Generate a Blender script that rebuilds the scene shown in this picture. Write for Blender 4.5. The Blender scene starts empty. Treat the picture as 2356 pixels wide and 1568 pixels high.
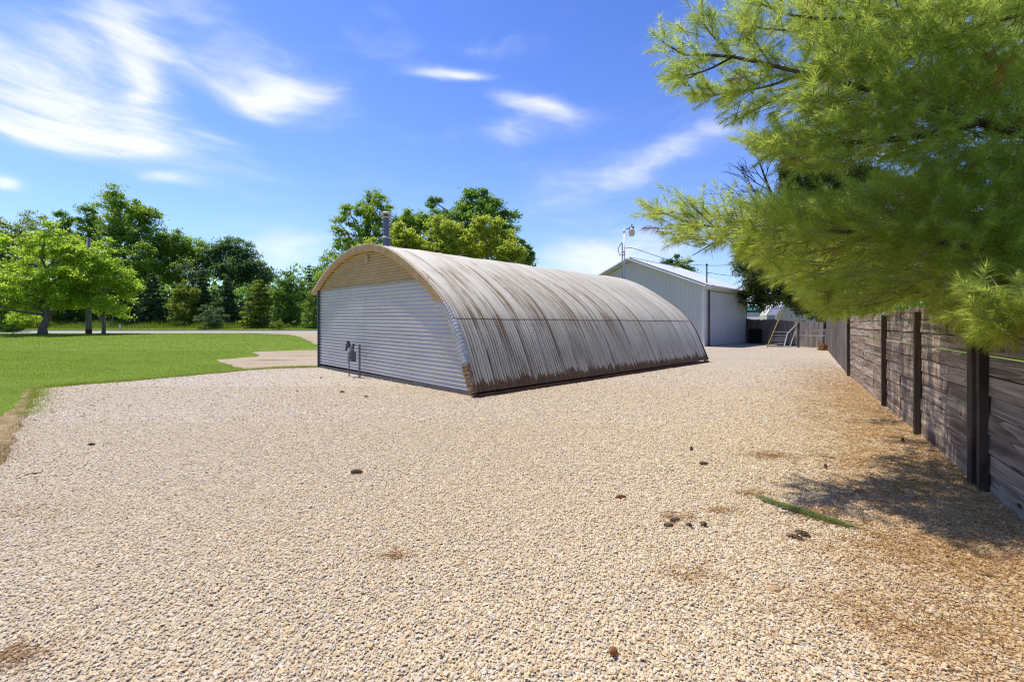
import bpy, math, random
import numpy as np
from mathutils import Vector, Matrix, geometry

S = bpy.context.scene
COL = S.collection
F, CX, HY, EYE = 1047.0, 1177.5, 745.0, 1.65      # measured from the photograph: focal length, centre, horizon, eye height
rng = np.random.default_rng(11)
random.seed(11)
PI = math.pi

# ------------------------------------------------------------------ helpers
def sst(a, b, x):
    t = np.clip((np.asarray(x, float) - a) / (b - a), 0, 1)
    return t * t * (3 - 2 * t)

def gh(x, y):
    """height of the terrain"""
    A = 1 - sst(-9, 4, x)
    return A * (0.80 * sst(13, 42, y) + 0.70 * sst(46, 66, y)) + 0.5 * sst(45, 80, y) * (1 - A)

def at(u, v, Y):
    return np.array([(u - CX) / F * Y, Y, EYE + (HY - v) / F * Y])

def onground(u, v):
    Y = 1.5
    while Y < 120:
        p = at(u, v, Y)
        if p[2] <= gh(p[0], p[1]):
            return p
        Y += 0.02
    return p

def unit(a):
    a = np.asarray(a, float)
    return a / (np.linalg.norm(a) + 1e-12)

class MB:
    def __init__(s):
        s.v = []; s.f = []; s.n = 0; s.at = {}; s.mi = []
    def add(s, vs, fs, mi=0, **attrs):
        vs = np.asarray(vs, float)
        for f in fs:
            s.f.append([i + s.n for i in f]); s.mi.append(mi)
        s.v.append(vs); s.n += len(vs)
        for k, val in attrs.items():
            s.at.setdefault(k, []).append((s.n - len(vs), val))
        return s
    def box(s, c, size, ax=None, mi=0, gr=False):
        c = np.asarray(c, float); h = np.asarray(size, float) / 2
        ax = np.eye(3) if ax is None else np.asarray(ax, float)
        L = np.array([[i, j, k] for i in (-1, 1) for j in (-1, 1) for k in (-1, 1)], float) * h
        vs = c + L @ ax
        fs = [[0, 1, 3, 2], [4, 6, 7, 5], [0, 4, 5, 1], [2, 3, 7, 6], [0, 2, 6, 4], [1, 5, 7, 3]]
        if gr:
            o = np.array([random.uniform(0, 50), random.uniform(0, 50), 0])
            s.add(vs, fs, mi, gr=L + o, tint=np.full(8, random.random()))
        else:
            s.add(vs, fs, mi)
        return s
    def beam(s, p, q, w, h, up=(0, 0, 1), mi=0, gr=False):
        p = np.asarray(p, float); q = np.asarray(q, float)
        x = unit(q - p); y = unit(np.cross(up, x)); z = np.cross(x, y)
        return s.box((p + q) / 2, (np.linalg.norm(q - p), w, h), [x, y, z], mi, gr)
    def tube(s, pts, r, n=8, mi=0, cap=True):
        pts = np.asarray(pts, float); m = len(pts)
        r = np.full(m, r, float) if np.isscalar(r) else np.asarray(r, float)
        d = np.gradient(pts, axis=0); d /= np.linalg.norm(d, axis=1)[:, None] + 1e-12
        a = np.array([1., 0, 0]) if abs(d[0][0]) < .8 else np.array([0, 1., 0])
        vs = []
        for i in range(m):
            b = unit(np.cross(d[i], a)); a2 = np.cross(b, d[i]); a = a2
            th = np.arange(n) * 2 * PI / n
            vs.append(pts[i] + r[i] * (np.cos(th)[:, None] * a2 + np.sin(th)[:, None] * b))
        fs = [[i * n + j, i * n + (j + 1) % n, (i + 1) * n + (j + 1) % n, (i + 1) * n + j] for i in range(m - 1) for j in range(n)]
        if cap:
            fs.append(list(range(n))[::-1]); fs.append([(m - 1) * n + j for j in range(n)])
        return s.add(np.concatenate(vs), fs, mi)
    def lathe(s, o, prof, n=16, axis=(0, 0, 1), mi=0, jit=0):
        z = unit(axis); a = unit(np.cross(z, [0.3, 1, 0.1])); b = np.cross(z, a)
        th = np.arange(n) * 2 * PI / n
        vs = np.concatenate([np.asarray(o) + h * z + r * (np.cos(th)[:, None] * a + np.sin(th)[:, None] * b) for r, h in prof])
        m = len(prof)
        fs = [[i * n + j, i * n + (j + 1) % n, (i + 1) * n + (j + 1) % n, (i + 1) * n + j] for i in range(m - 1) for j in range(n)]
        fs.append(list(range(n))[::-1]); fs.append([(m - 1) * n + j for j in range(n)])
        return s.add(vs, fs, mi)
    def grid(s, P, mi=0, **attrs):
        """P (a,b,3) grid of points"""
        a, b = P.shape[:2]
        fs = [[i * b + j, i * b + j + 1, (i + 1) * b + j + 1, (i + 1) * b + j] for i in range(a - 1) for j in range(b - 1)]
        return s.add(P.reshape(-1, 3), fs, mi, **attrs)

ROOT = {}
def _finish(o, parent, loc):
    COL.objects.link(o)
    if parent is not None:
        o.parent = parent; ROOT[o.name] = ROOT[parent.name]
    else:
        o.location = loc; ROOT[o.name] = np.asarray(loc, float)
    return o

def _off(parent, loc):
    return ROOT[parent.name] if parent is not None else np.asarray(loc, float)

def mk(name, mb, mats, parent=None, loc=(0, 0, 0), smooth=False):
    v = np.concatenate(mb.v) - _off(parent, loc)
    me = bpy.data.meshes.new(name)
    me.from_pydata(v.tolist(), [], mb.f)
    for m in (mats if isinstance(mats, (list, tuple)) else [mats]):
        me.materials.append(m)
    if any(mb.mi):
        me.polygons.foreach_set('material_index', mb.mi)
    for k, lst in mb.at.items():
        dim = 1 if np.ndim(lst[0][1]) == 1 else 3
        arr = np.zeros((mb.n, dim))
        for st, val in lst:
            val = np.asarray(val, float).reshape(-1, dim); arr[st:st + len(val)] = val
        a = me.attributes.new(k, 'FLOAT' if dim == 1 else 'FLOAT_VECTOR', 'POINT')
        a.data.foreach_set('value' if dim == 1 else 'vector', arr.ravel().astype(np.float32))
    if smooth:
        me.polygons.foreach_set('use_smooth', [True] * len(me.polygons))
    me.update()
    return _finish(bpy.data.objects.new(name, me), parent, loc)

def mknp(name, v, f, mats, parent=None, loc=(0, 0, 0), attrs=None, smooth=False):
    """fast mesh from arrays: v (n,3), f (m,k)"""
    v = (np.asarray(v, float) - _off(parent, loc)).astype(np.float32)
    f = np.asarray(f, np.int32); k = f.shape[1]
    me = bpy.data.meshes.new(name)
    me.vertices.add(len(v)); me.vertices.foreach_set('co', v.ravel())
    me.loops.add(f.size); me.loops.foreach_set('vertex_index', f.ravel())
    me.polygons.add(len(f)); me.polygons.foreach_set('loop_start', np.arange(len(f), dtype=np.int32) * k)
    me.materials.append(mats)
    for nm, arr in (attrs or {}).items():
        a = me.attributes.new(nm, 'FLOAT', 'POINT'); a.data.foreach_set('value', np.asarray(arr, np.float32))
    if smooth:
        me.polygons.foreach_set('use_smooth', np.ones(len(f), dtype=bool))
    me.update(calc_edges=True)
    return _finish(bpy.data.objects.new(name, me), parent, loc)

def tag(o, label=None, cat=None, group=None, kind=None):
    if label: o['label'] = label
    if cat: o['category'] = cat
    if group: o['group'] = group
    if kind: o['kind'] = kind
    return o

def thing(name, label, cat, loc=(0, 0, 0), group=None):
    o = bpy.data.objects.new(name, None); o.empty_display_size = .2
    COL.objects.link(o); o.location = loc; ROOT[o.name] = np.asarray(loc, float)
    return tag(o, label, cat, group)

# ------------------------------------------------------------------ materials
class NT:
    def __init__(s, tree):
        s.t = tree
    def n(s, typ, ins=None, **props):
        nd = s.t.nodes.new('ShaderNode' + typ)
        for k, v in props.items(): setattr(nd, k, v)
        for k, v in (ins or {}).items():
            if isinstance(v, bpy.types.NodeSocket): s.t.links.new(v, nd.inputs[k])
            else: nd.inputs[k].default_value = v
        return nd
    def m(s, op, a, b=0.0, c=None, clamp=False):
        ins = {0: a, 1: b}
        if c is not None: ins[2] = c
        return s.n('Math', ins, operation=op, use_clamp=clamp).outputs[0]
    def mix(s, f, a, b, mode='MIX'):
        def col(x): return x if isinstance(x, bpy.types.NodeSocket) else (*x, 1.0)
        return s.n('Mix', {0: f, 6: col(a), 7: col(b)}, data_type='RGBA', blend_type=mode).outputs[2]
    def ramp(s, f, stops, interp='LINEAR'):
        nd = s.n('ValToRGB', {0: f}); r = nd.color_ramp; r.interpolation = interp
        while len(r.elements) < len(stops): r.elements.new(0.5)
        for e, (p, c) in zip(r.elements, stops):
            e.position = p; e.color = (*c, 1) if not np.isscalar(c) else (c, c, c, 1)
        return nd.outputs[0]
    def noise(s, vec, scale, detail=3, rough=.55, dist=0):
        return s.n('TexNoise', {'Vector': vec, 'Scale': scale, 'Detail': detail, 'Roughness': rough, 'Distortion': dist}).outputs[0]
    def vmul(s, vec, k):
        return s.n('VectorMath', {0: vec, 1: k}, operation='MULTIPLY').outputs[0]
    def step(s, x, a, b):
        return s.n('MapRange', {0: x, 1: a, 2: b, 3: 0.0, 4: 1.0}, interpolation_type='SMOOTHSTEP').outputs[0]
    def attr(s, name, vec=False):
        nd = s.n('Attribute'); nd.attribute_name = name
        return nd.outputs[1] if vec else nd.outputs[2]
    def pos(s): return s.n('NewGeometry').outputs['Position']
    def xyz(s, v):
        o = s.n('SeparateXYZ', {0: v}).outputs; return o[0], o[1], o[2]

def mat(name):
    m = bpy.data.materials.new(name); m.use_nodes = True
    t = NT(m.node_tree); b = m.node_tree.nodes['Principled BSDF']
    t.bsdf = b; t.mat = m
    def setp(color=None, rough=None, metal=None, bump=None, bs=.3, bd=.02, spec=None):
        L = m.node_tree.links
        for key, val in (('Base Color', color), ('Roughness', rough), ('Metallic', metal), ('Specular IOR Level', spec)):
            if val is None: continue
            if isinstance(val, bpy.types.NodeSocket): L.new(val, b.inputs[key])
            elif key == 'Base Color': b.inputs[key].default_value = (*val, 1)
            else: b.inputs[key].default_value = val
        if bump is not None:
            nd = t.n('Bump', {'Strength': bs, 'Distance': bd, 'Height': bump}); L.new(nd.outputs[0], b.inputs['Normal'])
    t.set = setp
    return t

def plain(name, c, rough=.6, metal=0, var=.12, scale=6, spec=.4):
    t = mat(name); p = t.pos()
    n = t.noise(p, scale, 4)
    lo = tuple(x * (1 - var * 1.5) for x in c); hi = tuple(min(1, x * (1 + var)) for x in c)
    t.set(t.ramp(n, [(.3, lo), (.7, hi)]), rough, metal, spec=spec)
    return t.mat

def foliage(name, dark, light, trans, tw=.45, rough=.55, huge=.25):
    """leaf material: per-leaf tint between two greens, translucent when lit from behind"""
    t = mat(name); a = t.attr('tint'); p = t.pos()
    f = t.m('ADD', t.m('MULTIPLY', a, .75), t.m('MULTIPLY', t.noise(p, huge, 2), .3))
    c = t.mix(f, dark, light)
    t.set(c, rough, 0, spec=.25)
    tc = t.mix(f, tuple(x * .75 for x in trans), trans)
    tr = t.n('BsdfTranslucent', {0: tc})
    ms = t.n('MixShader', {0: tw, 1: t.bsdf.outputs[0], 2: tr.outputs[0]})
    out = [n for n in t.t.nodes if n.type == 'OUTPUT_MATERIAL'][0]
    t.t.links.new(ms.outputs[0], out.inputs[0])
    return t.mat

FA, FD = np.array([4.82, 4.70, 0]), unit([5.75, 9.5, 0])     # the near fence line
FN = np.array([-FD[1], FD[0], 0])                             # towards the yard

def litter_mask(t, p):
    """where orange pine needles have gathered: a belt along the near fence, broken by noise"""
    d = t.n('VectorMath', {0: t.n('VectorMath', {0: p, 1: tuple(FA)}, operation='SUBTRACT').outputs[0], 1: tuple(FN)}, operation='DOT_PRODUCT').outputs['Value']
    near = t.m('MULTIPLY', t.m('SUBTRACT', 1.0, t.step(d, .1, 2.7)), t.m('SUBTRACT', 1.0, t.m('MULTIPLY', t.step(t.xyz(p)[1], 9.0, 19.0), .75)))
    nz = t.noise(t.vmul(p, (1, 1, 0)), 1.7, 5, .65)
    m1 = t.step(t.m('ADD', t.m('MULTIPLY', near, .50), nz), .66, 1.04)
    spots = t.step(t.noise(t.vmul(p, (1, 1, 0)), 2.3, 5, .65), .66, .80)
    far = t.m('SUBTRACT', 1.0, t.m('MULTIPLY', t.step(d, 2.5, 9.0), .75))
    return t.m('MAXIMUM', m1, t.m('MULTIPLY', t.m('MULTIPLY', spots, far), .7))

def m_gravel():
    t = mat('gravel'); p = t.pos()
    pv = t.vmul(p, (1, 1, 0))
    wob = t.n('TexNoise', {'Vector': pv, 'Scale': 9.0, 'Detail': 2.0}).outputs[1]
    pw = t.n('VectorMath', {0: pv, 1: t.vmul(wob, (.06, .06, 0))}, operation='ADD').outputs[0]
    vo = t.n('TexVoronoi', {'Vector': pw, 'Scale': 30.0}); cell = t.xyz(vo.outputs['Color'])[0]
    base = t.ramp(cell, [(0, (.31, .265, .205)), (.2, (.59, .49, .35)), (.45, (.67, .57, .43)), (.65, (.56, .42, .26)), (.82, (.61, .57, .50)), (1, (.73, .65, .51))])
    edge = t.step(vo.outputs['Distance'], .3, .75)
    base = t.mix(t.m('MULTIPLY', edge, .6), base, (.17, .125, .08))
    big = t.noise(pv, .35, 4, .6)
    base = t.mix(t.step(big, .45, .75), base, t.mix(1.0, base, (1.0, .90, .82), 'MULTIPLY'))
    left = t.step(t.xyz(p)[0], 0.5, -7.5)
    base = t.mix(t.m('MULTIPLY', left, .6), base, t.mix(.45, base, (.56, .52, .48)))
    lm = litter_mask(t, p)
    fine = t.step(t.noise(pv, 26, 3, .7), .40, .62)
    base = t.mix(t.m('MULTIPLY', lm, t.m('ADD', t.m('MULTIPLY', fine, .6), .25)), base, (.42, .23, .07))
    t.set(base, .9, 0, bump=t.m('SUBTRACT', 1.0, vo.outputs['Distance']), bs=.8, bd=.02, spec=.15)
    return t.mat

def m_stone():
    t = mat('limestone_chips'); p = t.pos(); a = t.attr('tint')
    c = t.ramp(a, [(0, (.45, .38, .28)), (.12, (.66, .51, .285)), (.3, (.76, .62, .405)), (.45, (.56, .40, .205)), (.6, (.67, .605, .51)), (.76, (.77, .66, .475)), (.9, (.55, .33, .125)), (1, (.43, .42, .40))])
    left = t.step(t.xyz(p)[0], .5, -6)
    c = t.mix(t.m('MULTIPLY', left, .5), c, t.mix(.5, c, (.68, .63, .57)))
    c = t.mix(.35, c, t.mix(t.noise(p, 60, 3, .7), (.42, .30, .145), (.80, .66, .41)))
    lm = litter_mask(t, p)
    c = t.mix(t.m('MULTIPLY', lm, .50), c, (.44, .245, .07))
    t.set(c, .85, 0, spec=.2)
    return t.mat

def m_lawn():
    t = mat('mown_lawn'); p = t.pos(); pv = t.vmul(p, (1, 1, 0))
    n1 = t.noise(pv, .5, 5, .6); n2 = t.noise(t.vmul(p, (.35, 1.6, 0)), .9, 4, .65); n3 = t.noise(pv, 22, 4, .75)
    c = t.ramp(n1, [(.25, (.14, .215, .018)), (.5, (.19, .28, .024)), (.75, (.245, .305, .03))])
    c = t.mix(t.step(n2, .52, .72), c, (.30, .29, .05))  # dry streaks and mowing-stripe sheen, both put into the colour
    c = t.mix(t.m('MULTIPLY', t.step(n2, .70, .80), .5), c, (.27, .19, .07))
    c = t.mix(t.m('MULTIPLY', n3, .55), c, (.10, .16, .016))
    t.set(c, .85, 0, bump=n3, bs=.7, bd=.05, spec=.15)
    return t.mat

def m_soil():
    t = mat('dry_soil'); p = t.pos(); pv = t.vmul(p, (1, 1, 0))
    n = t.noise(pv, 3, 6, .7)
    c = t.ramp(n, [(.3, (.16, .10, .05)), (.5, (.33, .23, .115)), (.7, (.44, .34, .20))])
    c = t.mix(t.step(t.noise(pv, 1.3, 4), .55, .66), c, (.16, .17, .035))
    t.set(c, .95, 0, bump=t.noise(pv, 40, 4, .7), bs=.6, bd=.03, spec=.1)
    return t.mat

def m_concrete(name, c0, c1, st):
    t = mat(name); p = t.pos(); pv = t.vmul(p, (1, 1, 0))
    n = t.noise(t.vmul(p, (.25, 1.2, 0)), 1.0, 6, .65); n2 = t.noise(pv, 18, 4, .7)
    c = t.ramp(n, [(.3, c0), (.65, c1)])
    c = t.mix(t.step(t.noise(t.vmul(p, (.16, .9, 0)), 1.4, 4, .7), .56, .70), c, st)
    c = t.mix(t.m('MULTIPLY', n2, .3), c, tuple(x * .6 for x in c0))
    t.set(c, .9, 0, bump=n2, bs=.3, bd=.01, spec=.2)
    return t.mat

def m_roof():
    """old galvanised sheets; gr = (metres along the building, metres up the arch, 0)"""
    t = mat('weathered_galvanised_sheet'); g = t.attr('gr', True); u, v, _ = t.xyz(g)
    pitch = 13.28 / 150
    n_st = t.noise(t.vmul(g, (5.5, .22, 0)), 1.0, 5, .62)             # streaks that run down the arch
    n_fine = t.noise(t.vmul(g, (22, .5, 0)), 1.0, 4, .7)
    n_big = t.noise(t.vmul(g, (.28, .42, 0)), 1.0, 3, .5)
    n_sp = t.noise(t.vmul(g, (3.2, 2.2, 0)), 1.0, 6, .75)
    c = t.ramp(n_big, [(.3, (.60, .54, .415)), (.6, (.69, .62, .49))])
    c = t.mix(t.m('MULTIPLY', n_fine, .45), c, (.50, .475, .40))
    sid = t.m('ADD', t.m('FLOOR', t.m('DIVIDE', t.m('ADD', u, .632), .664)), t.m('MULTIPLY', t.m('GREATER_THAN', v, 1.83), 37.0))
    shade_ = t.n('TexWhiteNoise', {'W': sid}, noise_dimensions='1D').outputs[0]
    c = t.mix(t.m('MULTIPLY', shade_, .8), c, t.mix(1.0, c, (.80, .79, .74), 'MULTIPLY'))
    lowz = t.m('SUBTRACT', 1.0, t.step(v, .6, 3.4))
    c = t.mix(t.m('MULTIPLY', lowz, .45), c, (.76, .69, .48))        # lower sheets lightened and warmed to offset their dark, bluish shade
    front = t.m('SUBTRACT', 1.0, t.step(u, 2.5, 12.5))
    midband = t.m('MULTIPLY', t.step(v, .8, 2.2), t.m('SUBTRACT', 1.0, t.step(v, 3.9, 5.0)))
    blot0 = t.step(t.noise(t.vmul(g, (.75, .55, 0)), 1.0, 4, .6), .36, .58)
    ochre = t.m('MULTIPLY', t.m('MULTIPLY', t.step(n_st, .44, .62), blot0), t.m('MULTIPLY', t.m('ADD', t.m('MULTIPLY', front, .95), .22), t.m('ADD', .3, t.m('MULTIPLY', midband, .7))))
    c = t.mix(t.m('MULTIPLY', ochre, .92), c, (.30, .20, .085))
    # grooves: dirt in the valleys of the corrugation
    ph = t.m('SINE', t.m('MULTIPLY', u, 2 * PI / pitch))
    valley = t.m('SUBTRACT', 1.0, t.step(ph, -.95, -.15))
    dirt = t.m('MULTIPLY', valley, t.m('MULTIPLY', t.m('ADD', .22, t.m('MULTIPLY', t.step(n_st, .38, .60), .78)), t.m('ADD', .38, t.m('MULTIPLY', front, .62))))
    c = t.mix(t.m('MULTIPLY', dirt, .92), c, (.105, .072, .036))
    rust = t.m('MULTIPLY', t.step(n_st, .52, .66), t.m('MULTIPLY', t.m('ADD', .12, front), t.m('ADD', .50, midband)), clamp=True)
    c = t.mix(t.m('MULTIPLY', rust, t.m('ADD', .5, t.m('MULTIPLY', valley, .6)), clamp=True), c, (.13, .055, .015))
    blotch = t.noise(t.vmul(g, (.75, .55, 0)), 1.0, 4, .6)
    thin = t.m('MULTIPLY', t.step(t.noise(t.vmul(g, (13, .10, 0)), 1.0, 4, .75), .50, .60), t.m('MULTIPLY', t.step(blotch, .40, .60), t.m('ADD', .12, front), clamp=True))
    thin = t.m('MULTIPLY', thin, t.m('ADD', .42, t.m('MULTIPLY', valley, .55)))
    c = t.mix(thin, c, (.12, .062, .022))
    # laps between sheets
    fr = t.m('FRACT', t.m('DIVIDE', t.m('ADD', u, .3), .664))
    lap = t.m('MULTIPLY', t.m('SUBTRACT', 1.0, t.step(t.m('ABSOLUTE', t.m('SUBTRACT', fr, .5)), .012, .05)), t.step(t.noise(t.vmul(g, (1.5, .5, 0)), 1.3, 3, .6), .34, .52))
    c = t.mix(t.m('MULTIPLY', lap, .85), c, (.10, .06, .03))
    # horizontal lap
    sm = t.m('SUBTRACT', 1.0, t.step(t.m('ABSOLUTE', t.m('SUBTRACT', v, 1.83)), .006, .028))
    c = t.mix(t.m('MULTIPLY', sm, .9), c, (.07, .045, .025))
    drip = t.m('MULTIPLY', t.m('MULTIPLY', t.step(v, 1.1, 1.83), t.m('SUBTRACT', 1.0, t.step(v, 1.82, 1.83))), t.step(n_fine, .52, .68))
    c = t.mix(t.m('MULTIPLY', drip, .45), c, (.22, .12, .045))
    # spots and scabs
    sp = t.m('MULTIPLY', t.step(n_sp, .66, .72), t.m('SUBTRACT', 1.0, t.step(v, 1.2, 4.0)))
    c = t.mix(t.m('MULTIPLY', sp, .9), c, (.07, .045, .02))
    # rotted foot
    hgt = t.m('ADD', t.m('MULTIPLY', t.noise(t.vmul(g, (5, .6, 0)), 1.0, 6, .85), 1.25), -.40)
    foot = t.m('SUBTRACT', 1.0, t.step(t.m('SUBTRACT', v, hgt), -.03, .05))
    fc = t.ramp(t.noise(t.vmul(g, (9, 5, 0)), 1.0, 5, .7), [(.3, (.055, .03, .013)), (.5, (.16, .082, .03)), (.72, (.25, .145, .06))])
    c = t.mix(t.m('MULTIPLY', foot, .95), c, fc)
    fs_ = t.m('MULTIPLY', t.step(t.noise(t.vmul(g, (10, .35, 0)), 1.0, 5, .7), .50, .62), t.m('SUBTRACT', 1.0, t.step(v, .22, 1.05)))
    c = t.mix(t.m('MULTIPLY', fs_, .72), c, (.15, .085, .035))
    t.set(c, .62, .0, bump=n_fine, bs=.15, bd=.01, spec=.4)
    return t.mat

def m_zinc():
    t = mat('white_zinc_sheet'); p = t.pos()
    n = t.noise(t.vmul(p, (.7, .7, 2.5)), 1.0, 4, .6)
    c = t.ramp(n, [(.3, (.53, .495, .445)), (.7, (.63, .59, .53))])
    c = t.mix(t.m('MULTIPLY', t.step(t.noise(p, 2.5, 5, .7), .6, .8), .35), c, (.42, .42, .40))
    t.set(c, t.n('MapRange', {0: t.noise(p, 4, 3), 3: .35, 4: .5}).outputs[0], .15, bump=t.noise(t.vmul(p, (1.2, 1.2, .2)), 1.5, 2), bs=.12, bd=.08, spec=.5)
    return t.mat

def m_tan(name='tan_painted_sheet', c0=(.42, .275, .12), c1=(.54, .38, .185)):
    t = mat(name); p = t.pos()
    c = t.ramp(t.noise(t.vmul(p, (1, 1, 3)), 1.6, 5, .65), [(.3, c0), (.7, c1)])
    c = t.mix(t.m('MULTIPLY', t.step(t.noise(p, 5, 5, .7), .60, .72), .5), c, (.22, .14, .06))
    t.set(c, .6, 0, spec=.3)
    return t.mat

def m_rim():
    t = mat('rim_sheet'); p = t.pos(); z = t.xyz(p)[2]
    x = t.xyz(p)[0]
    n = t.noise(p, 7, 5, .7)
    zz = t.m('ADD', z, t.m('MULTIPLY', n, .25))
    tan = t.ramp(t.noise(p, 5, 4), [(.3, (.44, .30, .15)), (.7, (.56, .42, .24))])
    grey = t.ramp(n, [(.35, (.36, .365, .37)), (.65, (.56, .565, .58))])
    grey = t.mix(t.step(t.noise(p, 14, 5, .7), .60, .66), grey, (.07, .06, .06))
    rot = t.ramp(t.noise(p, 13, 6, .8), [(.35, (.05, .03, .015)), (.5, (.26, .14, .06)), (.66, (.46, .40, .31))])
    c = t.mix(t.step(zz, 2.28, 2.33), grey, tan)
    c = t.mix(t.step(zz, .78, .98), rot, c)
    left = t.m('SUBTRACT', 1.0, t.step(x, -4.0, -3.6))
    c = t.mix(left, c, tan)
    t.set(c, .7, 0, bump=n, bs=.4, bd=.03, spec=.3)
    return t.mat

def m_wood(name, pal, grain=16, along='X', rough=.9, fig=.24):
    t = mat(name); g = t.attr('gr', True); a = t.attr('tint')
    k = (.25, 1, grain) if along == 'X' else (grain, 1, .35)
    off = t.n('CombineXYZ', {0: t.m('MULTIPLY', a, 37), 1: 0.0, 2: t.m('MULTIPLY', a, 91)}).outputs[0]
    gg = t.n('VectorMath', {0: g, 1: off}, operation='ADD').outputs[0]
    n = t.noise(t.vmul(gg, k), 1.6, 6, .7, .6)
    ring = t.noise(t.vmul(gg, (k[0] * .6, 1, k[2] * .35)), 1.5, 3, .5, .7)
    lines = t.m('FRACT', t.m('MULTIPLY', ring, 9.0))
    f = t.m('ADD', t.m('MULTIPLY', n, 1.0 - fig), t.m('MULTIPLY', lines, fig))
    c = t.ramp(f, [(.22, pal[0]), (.46, pal[1]), (.62, pal[2]), (.8, pal[3])])
    blot = t.noise(t.vmul(gg, (.28, 1, 2.4) if along == 'X' else (2.2, 1, .55)), 2.0, 4, .6)
    c = t.mix(t.step(blot, .50, .68), c, t.mix(1.0, c, (.50, .46, .45), 'MULTIPLY'))
    wv = t.n('TexVoronoi', {'Vector': t.vmul(gg, (1.7, 1, 5) if along == 'X' else (5, 1, 1.7)), 'Scale': 1.0}).outputs[0]
    c = t.mix(t.m('SUBTRACT', 1.0, t.step(wv, .05, .13)), c, (.035, .022, .014))
    c = t.mix(t.m('MULTIPLY', a, .40), c, t.mix(1.0, c, (1.0, .78, .56), 'MULTIPLY'))
    a2 = t.m('FRACT', t.m('MULTIPLY', a, 7.31))
    c = t.mix(t.m('MULTIPLY', a2, .55), c, t.mix(1.0, c, (.48, .46, .46), 'MULTIPLY'))
    t.set(c, rough, 0, bump=f, bs=.5, bd=.008, spec=.2)
    return t.mat

def m_bark(name, c0, c1):
    t = mat(name); p = t.pos()
    n = t.noise(t.vmul(p, (7, 7, 1.4)), 1.5, 5, .7)
    t.set(t.ramp(n, [(.3, c0), (.7, c1)]), .95, 0, bump=n, bs=.8, bd=.04, spec=.1)
    return t.mat

def m_ribs(name, c, pitch, axis):
    t = mat(name); p = t.pos()
    n = t.noise(t.vmul(p, (.6, .6, .25)), 1.3, 4, .6)
    cc = t.ramp(n, [(.3, tuple(x * .90 for x in c)), (.7, c)])
    t.set(cc, .45, .0, spec=.4)
    return t.mat

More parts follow.
